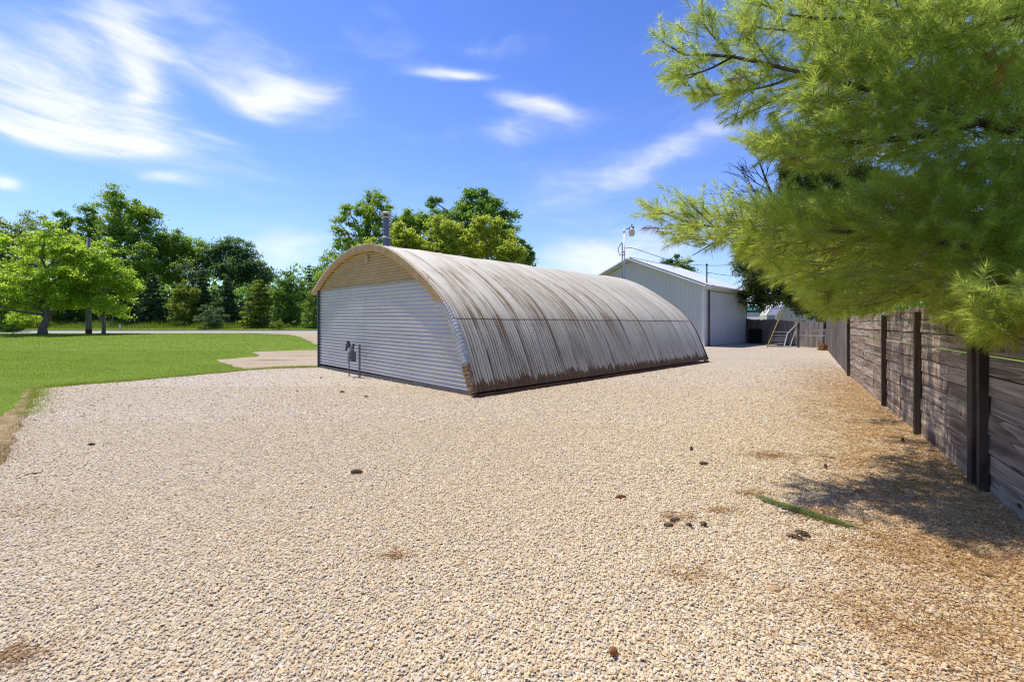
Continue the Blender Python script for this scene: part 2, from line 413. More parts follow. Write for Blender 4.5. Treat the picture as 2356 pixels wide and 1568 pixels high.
M = dict(
    gravel=m_gravel(), stone=m_stone(), lawn=m_lawn(), soil=m_soil(),
    drive=m_concrete('worn_driveway', (.38, .29, .185), (.48, .38, .255), (.20, .14, .08)),
    road=m_concrete('pale_road', (.37, .34, .30), (.46, .42, .375), (.30, .26, .22)),
    kerb=plain('kerb_concrete', (.22, .19, .16), .9),
    roof=m_roof(), zinc=m_zinc(), tan=m_tan(), rim=m_rim(),
    plinth=plain('grey_plinth_paint', (.115, .108, .10), .7, 0, .15, 3),
    darktrim=plain('dark_blue_grey_trim', (.055, .065, .095), .45),
    flue=plain('grey_flue_metal', (.125, .14, .19), .5, .25, .1, 5),
    cap=plain('pale_cap_metal', (.55, .50, .45), .5, .2),  # pale, slightly warm metal of the collar and cap
    barn=m_ribs('pale_grey_barn_sheet', (.57, .545, .51), .3, 'x'),
    barntrim=plain('barn_trim_paint', (.68, .63, .57), .5, 0, .05, 2),
    barnroof=plain('white_roof_sheet', (.74, .75, .77), .4, 0, .05, 1),
    dark=plain('dark_metal', (.05, .05, .058), .6),
    pole=plain('galvanised_pole', (.40, .41, .44), .4, .5),
    shade=plain('lamp_shade_cream', (.62, .55, .42), .5),
    wire=plain('black_wire', (.05, .05, .06), .6),
    meter=plain('meter_grey', (.13, .13, .145), .55),
    meter2=plain('meter_pale_grey', (.42, .42, .40), .55),
    board=m_wood('weathered_fence_board', [(.075, .055, .04), (.25, .195, .15), (.43, .36, .285), (.60, .515, .415)], 7),
    picket=m_wood('grey_picket_wood', [(.09, .075, .066), (.21, .185, .165), (.33, .30, .275), (.45, .42, .39)], 16, 'Z'),
    post=m_wood('dark_post_wood', [(.025, .018, .014), (.075, .056, .042), (.125, .096, .073), (.20, .16, .12)], 16, 'Z', fig=.06),
    rail=m_wood('grey_gate_rail', [(.30, .29, .27), (.42, .40, .38), (.52, .50, .47), (.60, .58, .54)]),
    yellow=m_wood('yellowed_plank', [(.28, .19, .04), (.42, .31, .08), (.50, .38, .12), (.55, .43, .16)]),
    upole=m_wood('utility_pole_wood', [(.13, .115, .105), (.24, .22, .21), (.32, .30, .285), (.38, .36, .34)], 16, 'Z'),
    bark=m_bark('grey_bark', (.09, .08, .07), (.24, .21, .185)),
    pbark=m_bark('pine_bark', (.03, .024, .018), (.115, .095, .075)),
    ptwig=m_bark('pine_twig', (.14, .115, .05), (.30, .25, .11)),
    dead=m_bark('dead_wood', (.03, .028, .028), (.09, .08, .075)),
    needle=foliage('pine_needles', (.10, .16, .02), (.33, .39, .06), (.68, .79, .14), .63, .5, 1.2),
    maple=foliage('maple_leaves', (0.088, 0.169, 0.014), (.28, .39, .032), (.66, .86, .08), .6),
    locust=foliage('locust_leaves', (0.130, 0.202, 0.021), (.33, .40, .05), (.72, .80, .10), .58),
    mid=foliage('mid_green_leaves', (0.072, 0.147, 0.021), (.19, .29, .04), (.50, .70, .08), .52),
    deep=foliage('deep_green_leaves', (0.038, 0.102, 0.021), (.125, .225, .04), (.36, .58, .07), .46),
    blue=foliage('blue_green_leaves', (0.037, 0.088, 0.037), (.105, .185, .07), (.26, .42, .10), .42),
    olive=foliage('olive_leaves', (0.087, 0.119, 0.026), (.21, .25, .05), (.46, .56, .09), .52),
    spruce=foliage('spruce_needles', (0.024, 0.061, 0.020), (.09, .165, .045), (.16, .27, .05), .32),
    larch=foliage('yellow_green_needles', (0.087, 0.142, 0.017), (0.196, 0.239, 0.032), (.46, .56, .06), .45),
    cedar=foliage('cedar_foliage', (0.025, 0.050, 0.010), (0.095, 0.119, 0.020), (.20, .25, .03), .32),
    silver=foliage('silvery_leaves', (.10, .15, .06), (.20, .26, .12), (.22, .32, .1), .35),
    weed=foliage('verge_weeds', (0.103, 0.172, 0.021), (0.230, 0.293, 0.040), (0.345, 0.460, 0.046), .4),
    blade=foliage('grass_blades', (.12, .18, .018), (.30, .36, .04), (.42, .58, .045), .45),
    drygrass=foliage('dry_grass', (.25, .18, .07), (.42, .33, .15), (.3, .2, .08), .3),
    deadleaf=foliage('brown_dead_leaves', (.14, .055, .012), (.33, .15, .04), (.3, .12, .03), .3),
    litter=foliage('fallen_needles', (.22, .095, .02), (.48, .26, .075), (.3, .14, .03), .2, .7),
    cone=plain('cone_brown', (.05, .028, .015), .8, 0, .4, 60), conetip=plain('cone_scale_tip', (.40, .27, .15), .8, 0, .4, 60), conetip2=plain('red_cone_scale_tip', (.36, .17, .07), .8, 0, .4, 60),
    cone2=plain('cone_red_brown', (.26, .095, .03), .8, 0, .3, 60),
    rock=plain('tan_rock', (.42, .28, .13), .9, 0, .2, 40),
    cream=plain('cream_siding', (.50, .465, .35), .6, 0, .04, 2),
    blueside=plain('blue_grey_siding', (.30, .31, .36), .6, 0, .06, 2),
    whitetrim=plain('white_trim_paint', (.75, .75, .76), .5, 0, .04, 2),
    green=plain('green_roof_sheet', (.025, .20, .115), .5, 0, .15, 3),
    shingle=plain('grey_shingle', (.25, .25, .275), .9, 0, .15, 8),
    blackgap=plain('dark_brown_boards', (.02, .014, .012), .9, 0, .3, 9),
)
# ------------------------------------------------------------------ camera, sun, sky
cam = bpy.data.cameras.new('camera'); cam.sensor_width = 36; cam.lens = 36 * F / 2355
cam.shift_y = -39 / 2355; cam.clip_end = 3000; cam.clip_start = .05
camo = bpy.data.objects.new('camera', cam); COL.objects.link(camo)
camo.location = (0, 0, EYE); camo.rotation_euler = (PI / 2, 0, 0); S.camera = camo

SUN_AZ, SUN_EL = math.radians(-55), math.radians(64)
sd = Vector((math.sin(SUN_AZ) * math.cos(SUN_EL), math.cos(SUN_AZ) * math.cos(SUN_EL), math.sin(SUN_EL)))
sl = bpy.data.lights.new('sun', 'SUN'); sl.energy = 3.0; sl.angle = math.radians(.55); sl.color = (1, .95, .86)
so = bpy.data.objects.new('sun', sl); COL.objects.link(so); so.rotation_euler = sd.to_track_quat('Z', 'Y').to_euler(); so.location = (0, 0, 30)

W = bpy.data.worlds.new('World'); S.world = W; W.use_nodes = True
t = NT(W.node_tree); bg = W.node_tree.nodes['Background']
sky = t.n('TexSky', sky_type='NISHITA', sun_disc=False, sun_elevation=SUN_EL, sun_rotation=SUN_AZ, altitude=100, air_density=1.0, dust_density=.3, ozone_density=2.0)
dirv = t.n('TexCoord').outputs['Generated']
dx, dy, dz = t.xyz(dirv)
az = t.m('ARCTAN2', dx, dy); el = t.m('ARCSINE', dz)
# soft wisps: noise stretched along the horizon, swept by a second noise
pv = t.n('CombineXYZ', {0: t.m('MULTIPLY', az, 1.0), 1: t.m('MULTIPLY', el, 2.6), 2: 0.0}).outputs[0]
warp = t.n('TexNoise', {'Vector': pv, 'Scale': 2.2, 'Detail': 3.0}).outputs[1]
pw = t.n('VectorMath', {0: pv, 1: t.n('VectorMath', {0: warp, 1: (.34, .34, 0)}, operation='MULTIPLY').outputs[0]}, operation='ADD').outputs[0]
wisp = t.noise(pw, 4.2, 6, .55)
fineW = t.noise(t.vmul(pw, (.8, 3.0, 1)), 8.0, 7, .62)
waz = t.m('ADD', az, t.m('MULTIPLY', t.m('SUBTRACT', t.xyz(warp)[0], .5), .17))
wel = t.m('ADD', el, t.m('MULTIPLY', t.m('SUBTRACT', t.xyz(warp)[1], .5), .12))
CL = [  # u, v, half width px, half height px, tilt deg, strength
    (130, 240, 300, 92, 8, 1.6), (320, 115, 95, 80, 20, 1.15), (330, 185, 60, 40, -60, .7), (150, 90, 190, 60, 0, .5), (215, 338, 190, 30, -4, .95), (60, 320, 120, 16, 8, .8),
    (690, 215, 110, 34, -16, 1.0), (540, 195, 170, 32, 14, .8), (540, 100, 280, 90, 15, .48), (1030, 152, 85, 20, 2, .95), (1150, 92, 120, 16, 5, .32),
    (1250, 252, 105, 30, 8, .8), (1178, 318, 75, 26, -8, .7), (1350, 410, 250, 40, -17, .42), (1560, 335, 210, 30, -20, .36), (20, 428, 36, 15, 0, 1.1), (370, 427, 66, 14, 0, .55),
    (470, 300, 100, 30, 8, .45), (1420, 590, 130, 40, 0, .95), (1560, 560, 90, 36, 0, .7), (1330, 630, 120, 30, 0, .6), (660, 590, 110, 36, 0, .5), (950, 600, 300, 60, 0, .3)]
tot = None
for u, v, a, b, ti, st in CL:
    r = math.hypot(F, u - CX)
    a0 = math.atan2(u - CX, F); e0 = math.atan2(HY - v, r)
    ka = F / (F * F + (u - CX) ** 2) * 1.0          # radians of azimuth per px there
    ke = 1.0 / r * math.cos(e0) ** 2
    c, s_ = math.cos(math.radians(ti)), math.sin(math.radians(ti))
    X = t.m('MULTIPLY', t.m('SUBTRACT', waz, a0), 1 / ka); Y = t.m('MULTIPLY', t.m('SUBTRACT', wel, e0), -1 / ke)
    p = t.m('MULTIPLY', t.m('ADD', t.m('MULTIPLY', X, c), t.m('MULTIPLY', Y, s_)), 1 / a)
    q = t.m('MULTIPLY', t.m('SUBTRACT', t.m('MULTIPLY', Y, c), t.m('MULTIPLY', X, s_)), 1 / b)
    g = t.m('MULTIPLY', t.m('EXPONENT', t.m('MULTIPLY', t.m('ADD', t.m('MULTIPLY', p, p), t.m('MULTIPLY', q, q)), -1.0)), st)
    tot = g if tot is None else t.m('ADD', tot, g)
dens = t.m('MULTIPLY', tot, t.m('ADD', .46, t.m('ADD', t.m('MULTIPLY', t.step(wisp, .32, .66), .54), t.m('MULTIPLY', t.m('SUBTRACT', fineW, .5), .75))))
veil = t.m('MULTIPLY', t.step(wisp, .42, .80), .34)
dens = t.m('ADD', dens, veil)
cover = t.m('MULTIPLY', t.step(dens, .02, 1.30), .92)
skyc = t.n('HueSaturation', {'Color': sky.outputs[0], 'Saturation': 1.08, 'Value': 1.0, 'Hue': .508}).outputs[0]
skyc = t.mix(1.0, skyc, (.17, .165, .18), 'MULTIPLY')
skyc = t.n('Gamma', {0: skyc, 1: 1.28}).outputs[0]
skyc = t.mix(1.0, skyc, (3.35, 4.25, 4.7), 'MULTIPLY')
hz = t.m('MULTIPLY', t.m('EXPONENT', t.m('MULTIPLY', t.m('ABSOLUTE', el), -5.2)), .76)
skyc = t.mix(hz, skyc, (2.15, 2.75, 3.65))
skyc = t.mix(1.0, skyc, (1.0, .965, 1.0), 'MULTIPLY')
col = t.mix(cover, skyc, (4.0, 4.1, 4.35))
W.node_tree.links.new(col, bg.inputs[0]); bg.inputs[1].default_value = .15; W.cycles.sampling_method = 'NONE'
S.view_settings.view_transform = 'Standard'; S.view_settings.look = 'None'; S.view_settings.exposure = .8; S.view_settings.gamma = 1
S.cycles.max_bounces = 10; S.cycles.diffuse_bounces = 8; S.cycles.glossy_bounces = 2; S.cycles.transmission_bounces = 4; S.cycles.transparent_max_bounces = 4
S.cycles.use_adaptive_sampling = True; S.cycles.adaptive_threshold = .004
S.cycles.use_denoising = True; S.cycles.denoising_prefilter = 'NONE'; S.cycles.pixel_filter_type = 'BLACKMAN_HARRIS'; S.cycles.filter_width = 1.2
S.cycles.sample_clamp_indirect = 6

# ------------------------------------------------------------------ terrain and sheets
def axis(a, b, near, far):
    x = [*np.arange(a, b + .01, 1.0)]
    return np.array([*(-np.geomspace(-a + 6, far, 14)[::-1]), *x, *np.geomspace(b + 6, far, 14)])
xs = axis(-72, 60, 1, 1400); ys = np.array([-300, -150, -80, -40, -20, *np.arange(-8, 90.1, 1.0), *np.geomspace(96, 1500, 14)])
XX, YY = np.meshgrid(xs, ys, indexing='ij')
g = MB(); g.grid(np.dstack([XX, YY, gh(XX, YY)])[:, ::-1])
tag(mk('lawn', g, M['lawn'], smooth=True), kind='structure')

def inpoly(px, py, P):
    ins = np.zeros(np.shape(px), bool); n = len(P)
    for i in range(n):
        x1, y1 = P[i][:2]; x2, y2 = P[(i + 1) % n][:2]
        c = ((y1 > py) != (y2 > py)) & (px < (x2 - x1) * (py - y1) / (y2 - y1 + 1e-12) + x1)
        ins ^= c
    return ins

def ragged(P, step, amp):
    out = []
    for i in range(len(P)):
        a = np.array(P[i][:2]); b = np.array(P[(i + 1) % len(P)][:2]); L = np.linalg.norm(b - a)
        n = max(1, int(L / step)); nrm = np.array([-(b - a)[1], (b - a)[0]]) / (L + 1e-9)
        for k in range(n):
            out.append(a + (b - a) * k / n + (nrm * rng.normal(0, amp) if k else 0))
    return np.array(out)

def sheet(name, P, z, m, sp=1.0, step=.35, amp=.05):
    B = ragged(P, step, amp)
    x0, y0 = B.min(0); x1, y1 = B.max(0)
    gx, gy = np.meshgrid(np.arange(x0, x1, sp), np.arange(y0, y1, sp)); gx = gx.ravel(); gy = gy.ravel()
    k = inpoly(gx, gy, B); pts = np.concatenate([B, np.stack([gx[k], gy[k]], 1)])
    n = len(B)
    vo, _, fo, *_ = geometry.delaunay_2d_cdt([Vector(p) for p in pts.tolist()], [(i, (i + 1) % n) for i in range(n)], [], 1, 1e-4)
    vo = np.array([(v[0], v[1]) for v in vo]); mb = MB()
    mb.add(np.column_stack([vo, gh(vo[:, 0], vo[:, 1]) + z]), [list(f) for f in fo])
    o = mk(name, mb, m, smooth=True)
    return tag(o, kind='structure'), B

G = lambda u, v: tuple(onground(u, v)[:2])
gr_left = [(-5.3, -3.0), (-5.35, 2.5), G(0, 1078), G(22, 1030), G(62, 962), G(82, 918), G(88, 895), G(180, 887), G(300, 878), G(440, 865), G(565, 853), G(640, 848.5), G(735, 846)]
GRAVEL = gr_left + [(-7.0, 17.5), (-6, 18.2), (2.5, 27.2), (13, 34), (22.5, 42), (24, 39), (21.0, 30.2), (10.9, 14.6), (5.3, 4.6), (.6, -3.2)]
_, GB = sheet('gravel_yard', GRAVEL, .012, M['gravel'], 1.0, .3, .045)
SOIL = [G(575, 846), G(440, 861), G(300, 874), G(180, 883), G(80, 888), G(50, 905), G(30, 940), G(-20, 975), G(-70, 1020), G(-160, 1120), (-6.5, 2), (-6.3, -3), (-4.9, -3), (-4.9, 3.3), G(40, 1090), G(80, 1000), G(110, 905), G(300, 884), G(600, 858)]
sheet('bare_soil', SOIL, .004, M['soil'], .8, .25, .07)
PAD = [G(498, 827), G(530, 825.5), G(563, 822), G(590, 821), G(598, 817), G(588, 813.5), G(574, 811), G(602, 808.5), G(660, 806.5), G(729, 804.5), G(790, 800), (-7.5, 27), (-4, 24), (-6.4, 17.6), G(732, 848), G(640, 853), G(576, 858), G(565, 850), G(535, 841), G(504, 832)]
sheet('driveway_pad', PAD, .008, M['drive'], .9, .3, .06)
RY0, RY1 = 41.5, 50.3
DRV = [G(585, 767.5), G(665, 770.2), G(690, 775), G(705, 782), G(729, 793), G(780, 806), (-7, 27), (2, 32), (2, RY0 - .02), (-20, RY0 - .02)]
sheet('driveway', DRV, .008, M['drive'], 1.0, .4, .05)
mb = MB(); rx = np.arange(-120, 40.1, 2.0); ry = np.linspace(RY0, RY1, 8)
RX, RYY = np.meshgrid(rx, ry, indexing='ij'); mb.grid(np.dstack([RX, RYY, gh(RX, RYY) + .010])[:, ::-1])
tag(mk('road', mb, M['road'], smooth=True), kind='structure')
mb = MB(); P = np.zeros((len(rx), 4, 3))
for i, x in enumerate(rx):
    z = gh(x, RY1); P[i] = [(x, RY1 + .01, z - .02), (x, RY1 + .01, z + .12), (x, RY1 + .17, z + .125), (x, RY1 + .17, z - .02)]
mb.grid(P); tag(mk('kerb', mb, M['kerb']), kind='structure')

# ------------------------------------------------------------------ loose stones, needles, grass (stuff)
def yaxis_rand(n, y0, y1, p=1.0):
    return (rng.random(n) * (y1 ** (1 + p) - y0 ** (1 + p)) + y0 ** (1 + p)) ** (1 / (1 + p))

def view_points(n, y0, y1, xl=-1.2, xr=1.2, pad=.6):
    y = yaxis_rand(n, y0, y1); x = (xl + (xr - xl) * rng.random(n)) * y + rng.uniform(-pad, pad, n)
    return x, y

QP = [(-0.757, 10.22), (8.43, 19.63), (2.0, 26.35), (-7.19, 16.94)]
def stones(n, y0, y1, r0, r1):
    x, y = view_points(n, y0, y1)
    d = (x - FA[0]) * FN[0] + (y - FA[1]) * FN[1]
    k = inpoly(x, y, GB) & ~inpoly(x, y, QP) & (d > -.1)
    return x[k], y[k], rng.uniform(r0, r1, k.sum()) * np.exp(rng.normal(0, .22, k.sum()))

parts = [stones(205000, 1.3, 4.6, .0049, .0095), stones(180000, 4.6, 7.6, .0062, .0110), stones(105000, 7.6, 12, .009, .0145), stones(30000, 12, 17, .013, .019)]
x = np.concatenate([p[0] for p in parts]); y = np.concatenate([p[1] for p in parts]); r = np.concatenate([p[2] for p in parts]); n = len(x)
th = np.arange(6) * PI / 3; tp = np.array([.4, 2.0, 3.5, 5.2])
base = np.concatenate([np.column_stack([np.cos(th), np.sin(th), np.full(6, -.30)]), np.column_stack([.62 * np.cos(tp), .62 * np.sin(tp), np.full(4, .42)])])
V = np.repeat(base[None], n, 0) * (1 + rng.normal(0, .17, (n, 10, 1))) + rng.normal(0, .07, (n, 10, 3))
V *= np.column_stack([rng.uniform(.9, 1.55, n), rng.uniform(.6, 1.0, n), rng.uniform(.4, .9, n)])[:, None, :] * r[:, None, None]
rz = rng.uniform(0, 2 * PI, n); tilt = rng.normal(0, .38, n)
c, s_ = np.cos(tilt)[:, None], np.sin(tilt)[:, None]
V = np.stack([V[..., 0] * c + V[..., 2] * s_, V[..., 1], -V[..., 0] * s_ + V[..., 2] * c], -1)
c, s_ = np.cos(rz)[:, None], np.sin(rz)[:, None]
V = np.stack([V[..., 0] * c - V[..., 1] * s_, V[..., 0] * s_ + V[..., 1] * c, V[..., 2]], -1)
V += np.column_stack([x, y, gh(x, y) + .013 + rng.uniform(-.002, .010, n)])[:, None, :]
Tb = np.array([[6, 7, 8], [6, 8, 9], [0, 1, 6], [1, 7, 6], [1, 2, 7], [2, 3, 8], [2, 8, 7], [3, 4, 8], [4, 9, 8], [4, 5, 9], [5, 0, 6], [5, 6, 9]])
Fc = (Tb[None] + (np.arange(n) * 10)[:, None, None]).reshape(-1, 3)
tag(mknp('gravel_stones', V.reshape(-1, 3), Fc, M['stone'], attrs={'tint': np.repeat(rng.random(n), 10)}), 'pale angular gravel chips covering the yard', 'gravel', kind='stuff')

def slivers(P, D, L, w, tint):
    """thin triangles from P along D"""
    n = len(P); D = D / np.linalg.norm(D, axis=1)[:, None]
    A = np.cross(D, rng.normal(0, 1, (n, 3))); A /= np.linalg.norm(A, axis=1)[:, None]
    w = np.broadcast_to(np.asarray(w, float), (n,)); L = np.broadcast_to(np.asarray(L, float), (n,))
    V = np.stack([P - A * w[:, None] / 2, P + A * w[:, None] / 2, P + D * L[:, None]], 1).reshape(-1, 3)
    return V, np.arange(3 * n).reshape(-1, 3), np.repeat(tint, 3)

# fallen needles: a belt along the fence and small mats in the yard
n = 30000
sfence = -4.5 + 25 * rng.beta(1.35, 2.4, n); dd = np.abs(rng.normal(0, 1.15, n)) + .03
px = FA[0] + FD[0] * sfence + FN[0] * dd; py = FA[1] + FD[1] * sfence + FN[1] * dd
for (u, v, k, sx) in [(1770, 1052, 500, .16), (1730, 1140, 200, .1), (1880, 1180, 400, .18), (1660, 1180, 120, .08), (1560, 1195, 160, .1), (2010, 1075, 400, .3), (1590, 1330, 150, .12), (40, 1180, 160, .25), (10, 1530, 250, .1), (905, 1285, 90, .05), (1195, 1690, 90, .06), (1960, 1130, 900, .35), (2200, 1300, 900, .4), (2150, 1450, 900, .35), (2050, 1250, 500, .3)]:
    q = onground(u, v); px = np.append(px, rng.normal(q[0], sx, k)); py = np.append(py, rng.normal(q[1], sx * .6, k))
xx_, yy_ = view_points(5200, 1.5, 13, -.55, 1.1); px = np.append(px, xx_); py = np.append(py, yy_)
k = (py > 1.2) & inpoly(px, py, GB) & ~inpoly(px, py, QP); px, py = px[k], py[k]; n = len(px)
a = rng.uniform(0, 2 * PI, n)
V, Fc, tt = slivers(np.column_stack([px, py, gh(px, py) + rng.uniform(.018, .042, n)]), np.column_stack([np.cos(a), np.sin(a), rng.normal(0, .08, n)]), rng.uniform(.05, .11, n), .0036, rng.random(n))
tag(mknp('fallen_pine_needles', V, Fc, M['litter'], attrs={'tint': tt}), 'rusty fallen pine needles matted over the gravel along the fence', 'pine needles', kind='stuff')

def blades(n, x, y, h, w, lean=.5):
    a = rng.uniform(0, 2 * PI, n); l = np.abs(rng.normal(0, lean, n))
    return slivers(np.column_stack([x, y, gh(x, y) - .01]), np.column_stack([np.cos(a) * l, np.sin(a) * l, np.ones(n)]), h, w, rng.random(n))

def on_lawn(x, y):
    k = ~inpoly(x, y, GB)
    for Q in (PAD, DRV): k &= ~inpoly(x, y, Q)
    return k & (y < RY0)
vs, fs, ts, o = [], [], [], 0
for cnt, y0, y1, h0, h1, w in [(90000, 4.0, 14, .03, .075, .006), (110000, 14, 24, .04, .085, .010), (70000, 24, 41.4, .05, .10, .02)]:
    y = yaxis_rand(cnt, y0, y1); x = (-1.35 + (1.35 - .38) * rng.random(cnt)) * y
    k = on_lawn(x, y); sx = inpoly(x, y, SOIL); k &= ~sx | (rng.random(cnt) < .13)
    x, y = x[k], y[k]
    V, Fc, tt = blades(len(x), x, y, rng.uniform(h0, h1, len(x)), w, .7)
    bx, by = np.repeat(x, 3), np.repeat(y, 3)
    tt = np.clip(.62 * tt + .18 + .16 * np.sin((by * .97 + bx * .24) * 2 * PI / 2.1) + .22 * np.sin(bx * .9 + 2 * np.sin(by * .5)) * np.sin(by * .8 + np.sin(bx * .6)), 0, 1)  # mowing stripes: sheen of bent blades put into the tint, plus uneven patches
    vs.append(V); fs.append(Fc + o); ts.append(tt); o += len(V)
tag(mknp('lawn_grass', np.concatenate(vs), np.concatenate(fs), M['blade'], attrs={'tint': np.concatenate(ts)}), 'short mown bright green grass of the lawn', 'grass', kind='stuff')
# dry straw along the gravel edge
n = 9000; kk = rng.integers(0, 11, n); f_ = rng.random(n)
E = np.array(gr_left[1:]); a = E[np.minimum(kk, len(E) - 2)]; b = E[np.minimum(kk, len(E) - 2) + 1]
q = a + (b - a) * f_[:, None] + rng.normal(0, .10, (n, 2)) + np.array([-.08, .12])
V, Fc, tt = blades(n, q[:, 0], q[:, 1], rng.uniform(.03, .09, n), .006, 1.0)
tag(mknp('dry_grass_edge', V, Fc, M['drygrass'], attrs={'tint': tt}), 'dry straw coloured grass fringing the gravel edge', 'dry grass', kind='stuff')
n = 9000; kk = rng.integers(3, 12, n); f_ = rng.random(n); a = E[np.minimum(kk, len(E) - 2)]; b = E[np.minimum(kk, len(E) - 2) + 1]
q = a + (b - a) * f_[:, None] + np.array([-.16, .22]) + rng.normal(0, .11, (n, 2)) * (1 + (np.sin(f_ * 19 + kk) > .4)[:, None])
V, Fc, tt = blades(n, q[:, 0], q[:, 1], rng.uniform(.05, .13, n), .008, .6)
tag(mknp('edge_tufts', V, Fc, M['blade'], attrs={'tint': tt}), 'longer green grass tufts creeping over the gravel edge', 'grass', kind='stuff')
# tall weeds on the verge past the road
n = 42000; y = rng.uniform(53.5, 61, n); x = rng.uniform(-82, 2, n)
hh = (.12 + .75 * sst(54, 58, y)) * rng.uniform(.5, 1.2, n) * (.65 + .5 * np.sin(x * .45) ** 2)
V, Fc, tt = blades(n, x, y, hh, .06, .35)
tag(mknp('verge_weeds', V, Fc, M['weed'], attrs={'tint': tt}), 'tall bright weeds growing on the verge beyond the road', 'weeds', kind='stuff')

# ------------------------------------------------------------------ arched metal building
O = np.array([-0.757, 10.22, 0.0]); E1 = unit([-6.43, 6.72, 0]); D1 = unit([9.19, 9.41, 0]); WID = 9.3; LEN = 13.15; UP = np.array([0, 0, 1.])
def Q(s, b, z): return O + E1 * s + D1 * b + UP * z
hut = thing('arched_metal_hut', 'long arched corrugated metal hut with rust streaked roof, standing on the gravel', 'metal building', O)
raw = np.array([(-.02, .12), (.13, .46), (.265, .805), (.44, 1.24), (.622, 1.66), (.88, 1.98), (1.205, 2.28), (1.60, 2.57), (2.06, 2.85), (2.9, 3.36), (3.94, 3.83), (4.42, 3.97), (5.2, 4.085), (5.65, 4.105), (6.2, 4.08), (6.64, 4.02), (7.23, 3.877), (7.9, 3.68), (8.58, 3.40), (9.1, 3.12), (9.56, 2.84)])
def resample(P, n):
    d = np.concatenate([[0], np.cumsum(np.linalg.norm(np.diff(P, axis=0), axis=1))])
    q = np.linspace(0, d[-1], n); return np.column_stack([np.interp(q, d, P[:, i]) for i in range(P.shape[1])])
prof = resample(raw, 120)
for _ in range(60):
    prof[1:-1] = .5 * prof[1:-1] + .25 * (prof[:-2] + prof[2:])
prof = resample(prof, 76)
arc = np.concatenate([[0], np.cumsum(np.linalg.norm(np.diff(prof, axis=0), axis=1))])
tg = np.gradient(prof, axis=0); tg /= np.linalg.norm(tg, axis=1)[:, None]
nout = np.column_stack([-tg[:, 1], tg[:, 0]])                       # outward normal in the (s, z) plane
if nout[40][1] < 0: nout = -nout
nb = 150 * 6 + 1; bb = np.linspace(-.13, LEN, nb); pitch = 13.28 / 150
rp = np.zeros((len(prof), nb, 3)); gr_ = np.zeros((len(prof), nb, 3))
wv = .016 * np.sin((bb + .13) * 2 * PI / pitch)
dent = lambda b, a: .012 * np.sin(b * 1.7 + a * .8) + .008 * np.sin(b * 4.1 - a * 1.9 + 1)
for i, (s, z) in enumerate(prof):
    stepout = .014 if arc[i] > 1.83 else 0.0
    off = wv + stepout + dent(bb, arc[i]) * .8
    rp[i] = O + np.outer(s + nout[i, 0] * off, E1) + np.outer(bb, D1) + np.outer(z + nout[i, 1] * off, UP)
    gr_[i] = np.column_stack([bb + .13, np.full(nb, arc[i]), np.zeros(nb)])
mb = MB(); mb.grid(rp, gr=gr_.reshape(-1, 3)); roof = mk('roof', mb, M['roof'], hut, smooth=True)
tag(roof, 'weathered galvanised roof sheets streaked with rust')
# corrugated rim turned down over the end wall
m = 900; pr = resample(np.column_stack([prof, nout, arc]), m)
ph = np.sin(pr[:, 4] * 2 * PI / .092)
bandw = .18 - .05 * sst(7.5, 9.5, pr[:, 4])
rows = []
for k, (fi, bo, am) in enumerate([(.030, -.06, .004), (.030, -.158, .006), (.012, -.166, .012), (-.5, -.166, .014), (-.97, -.164, .012), (-1.0, -.10, .006), (-1.0, -.02, .0)]):
    w = fi * np.ones(m) if fi > -.02 else fi * bandw
    s_ = pr[:, 0] + pr[:, 2] * w; z_ = np.maximum(.05, pr[:, 1] + pr[:, 3] * w)
    rows.append(O + np.outer(s_, E1) + np.outer(bo - 1.3 * am * ph, D1) + np.outer(z_, UP))
mb = MB(); mb.grid(np.stack(rows)); mk('rim', mb, M['rim'], hut, smooth=True)

def s_right(z):
    i = int(np.argmax(prof[:, 1])); return float(np.interp(z, prof[:i, 1], prof[:i, 0]))
def s_left(z):
    i = int(np.argmax(prof[:, 1])); return float(np.interp(z, prof[i:, 1][::-1], prof[i:, 0][::-1])) if z > 2.86 else 9.25
def corr(z0, z1, pit, amp, ns=40):
    zz = np.arange(z0, z1, pit / 8); P = np.zeros((len(zz), ns, 3))
    for i, z in enumerate(zz):
        a = s_right(max(.13, min(z, 4.09))) + .05; b = s_left(min(z, 4.09)) - .06; b = min(b, 9.25)
        ss = np.linspace(a, max(a + .02, b), ns)
        P[i] = O + np.outer(ss, E1) + np.outer(np.full(ns, -amp * math.sin((z - z0) * 2 * PI / pit)) + .006 * np.sin(ss * 1.3 + z), D1) + np.outer(z + .010 * ss, UP)
    return P
mb = MB(); mb.grid(corr(.10, 2.80, .1035, .029)); ew = mk('end_wall', mb, M['zinc'], hut, smooth=True)
mb = MB(); P = corr(2.80, 4.02, .086, .020); P += .0 * D1; mb.grid(P); gp = mk('gable_panel', mb, M['tan'], hut, smooth=True)
tag(gp, 'tan painted corrugated sheet in the top of the arch'); tag(ew, 'white and grey horizontally corrugated end wall')
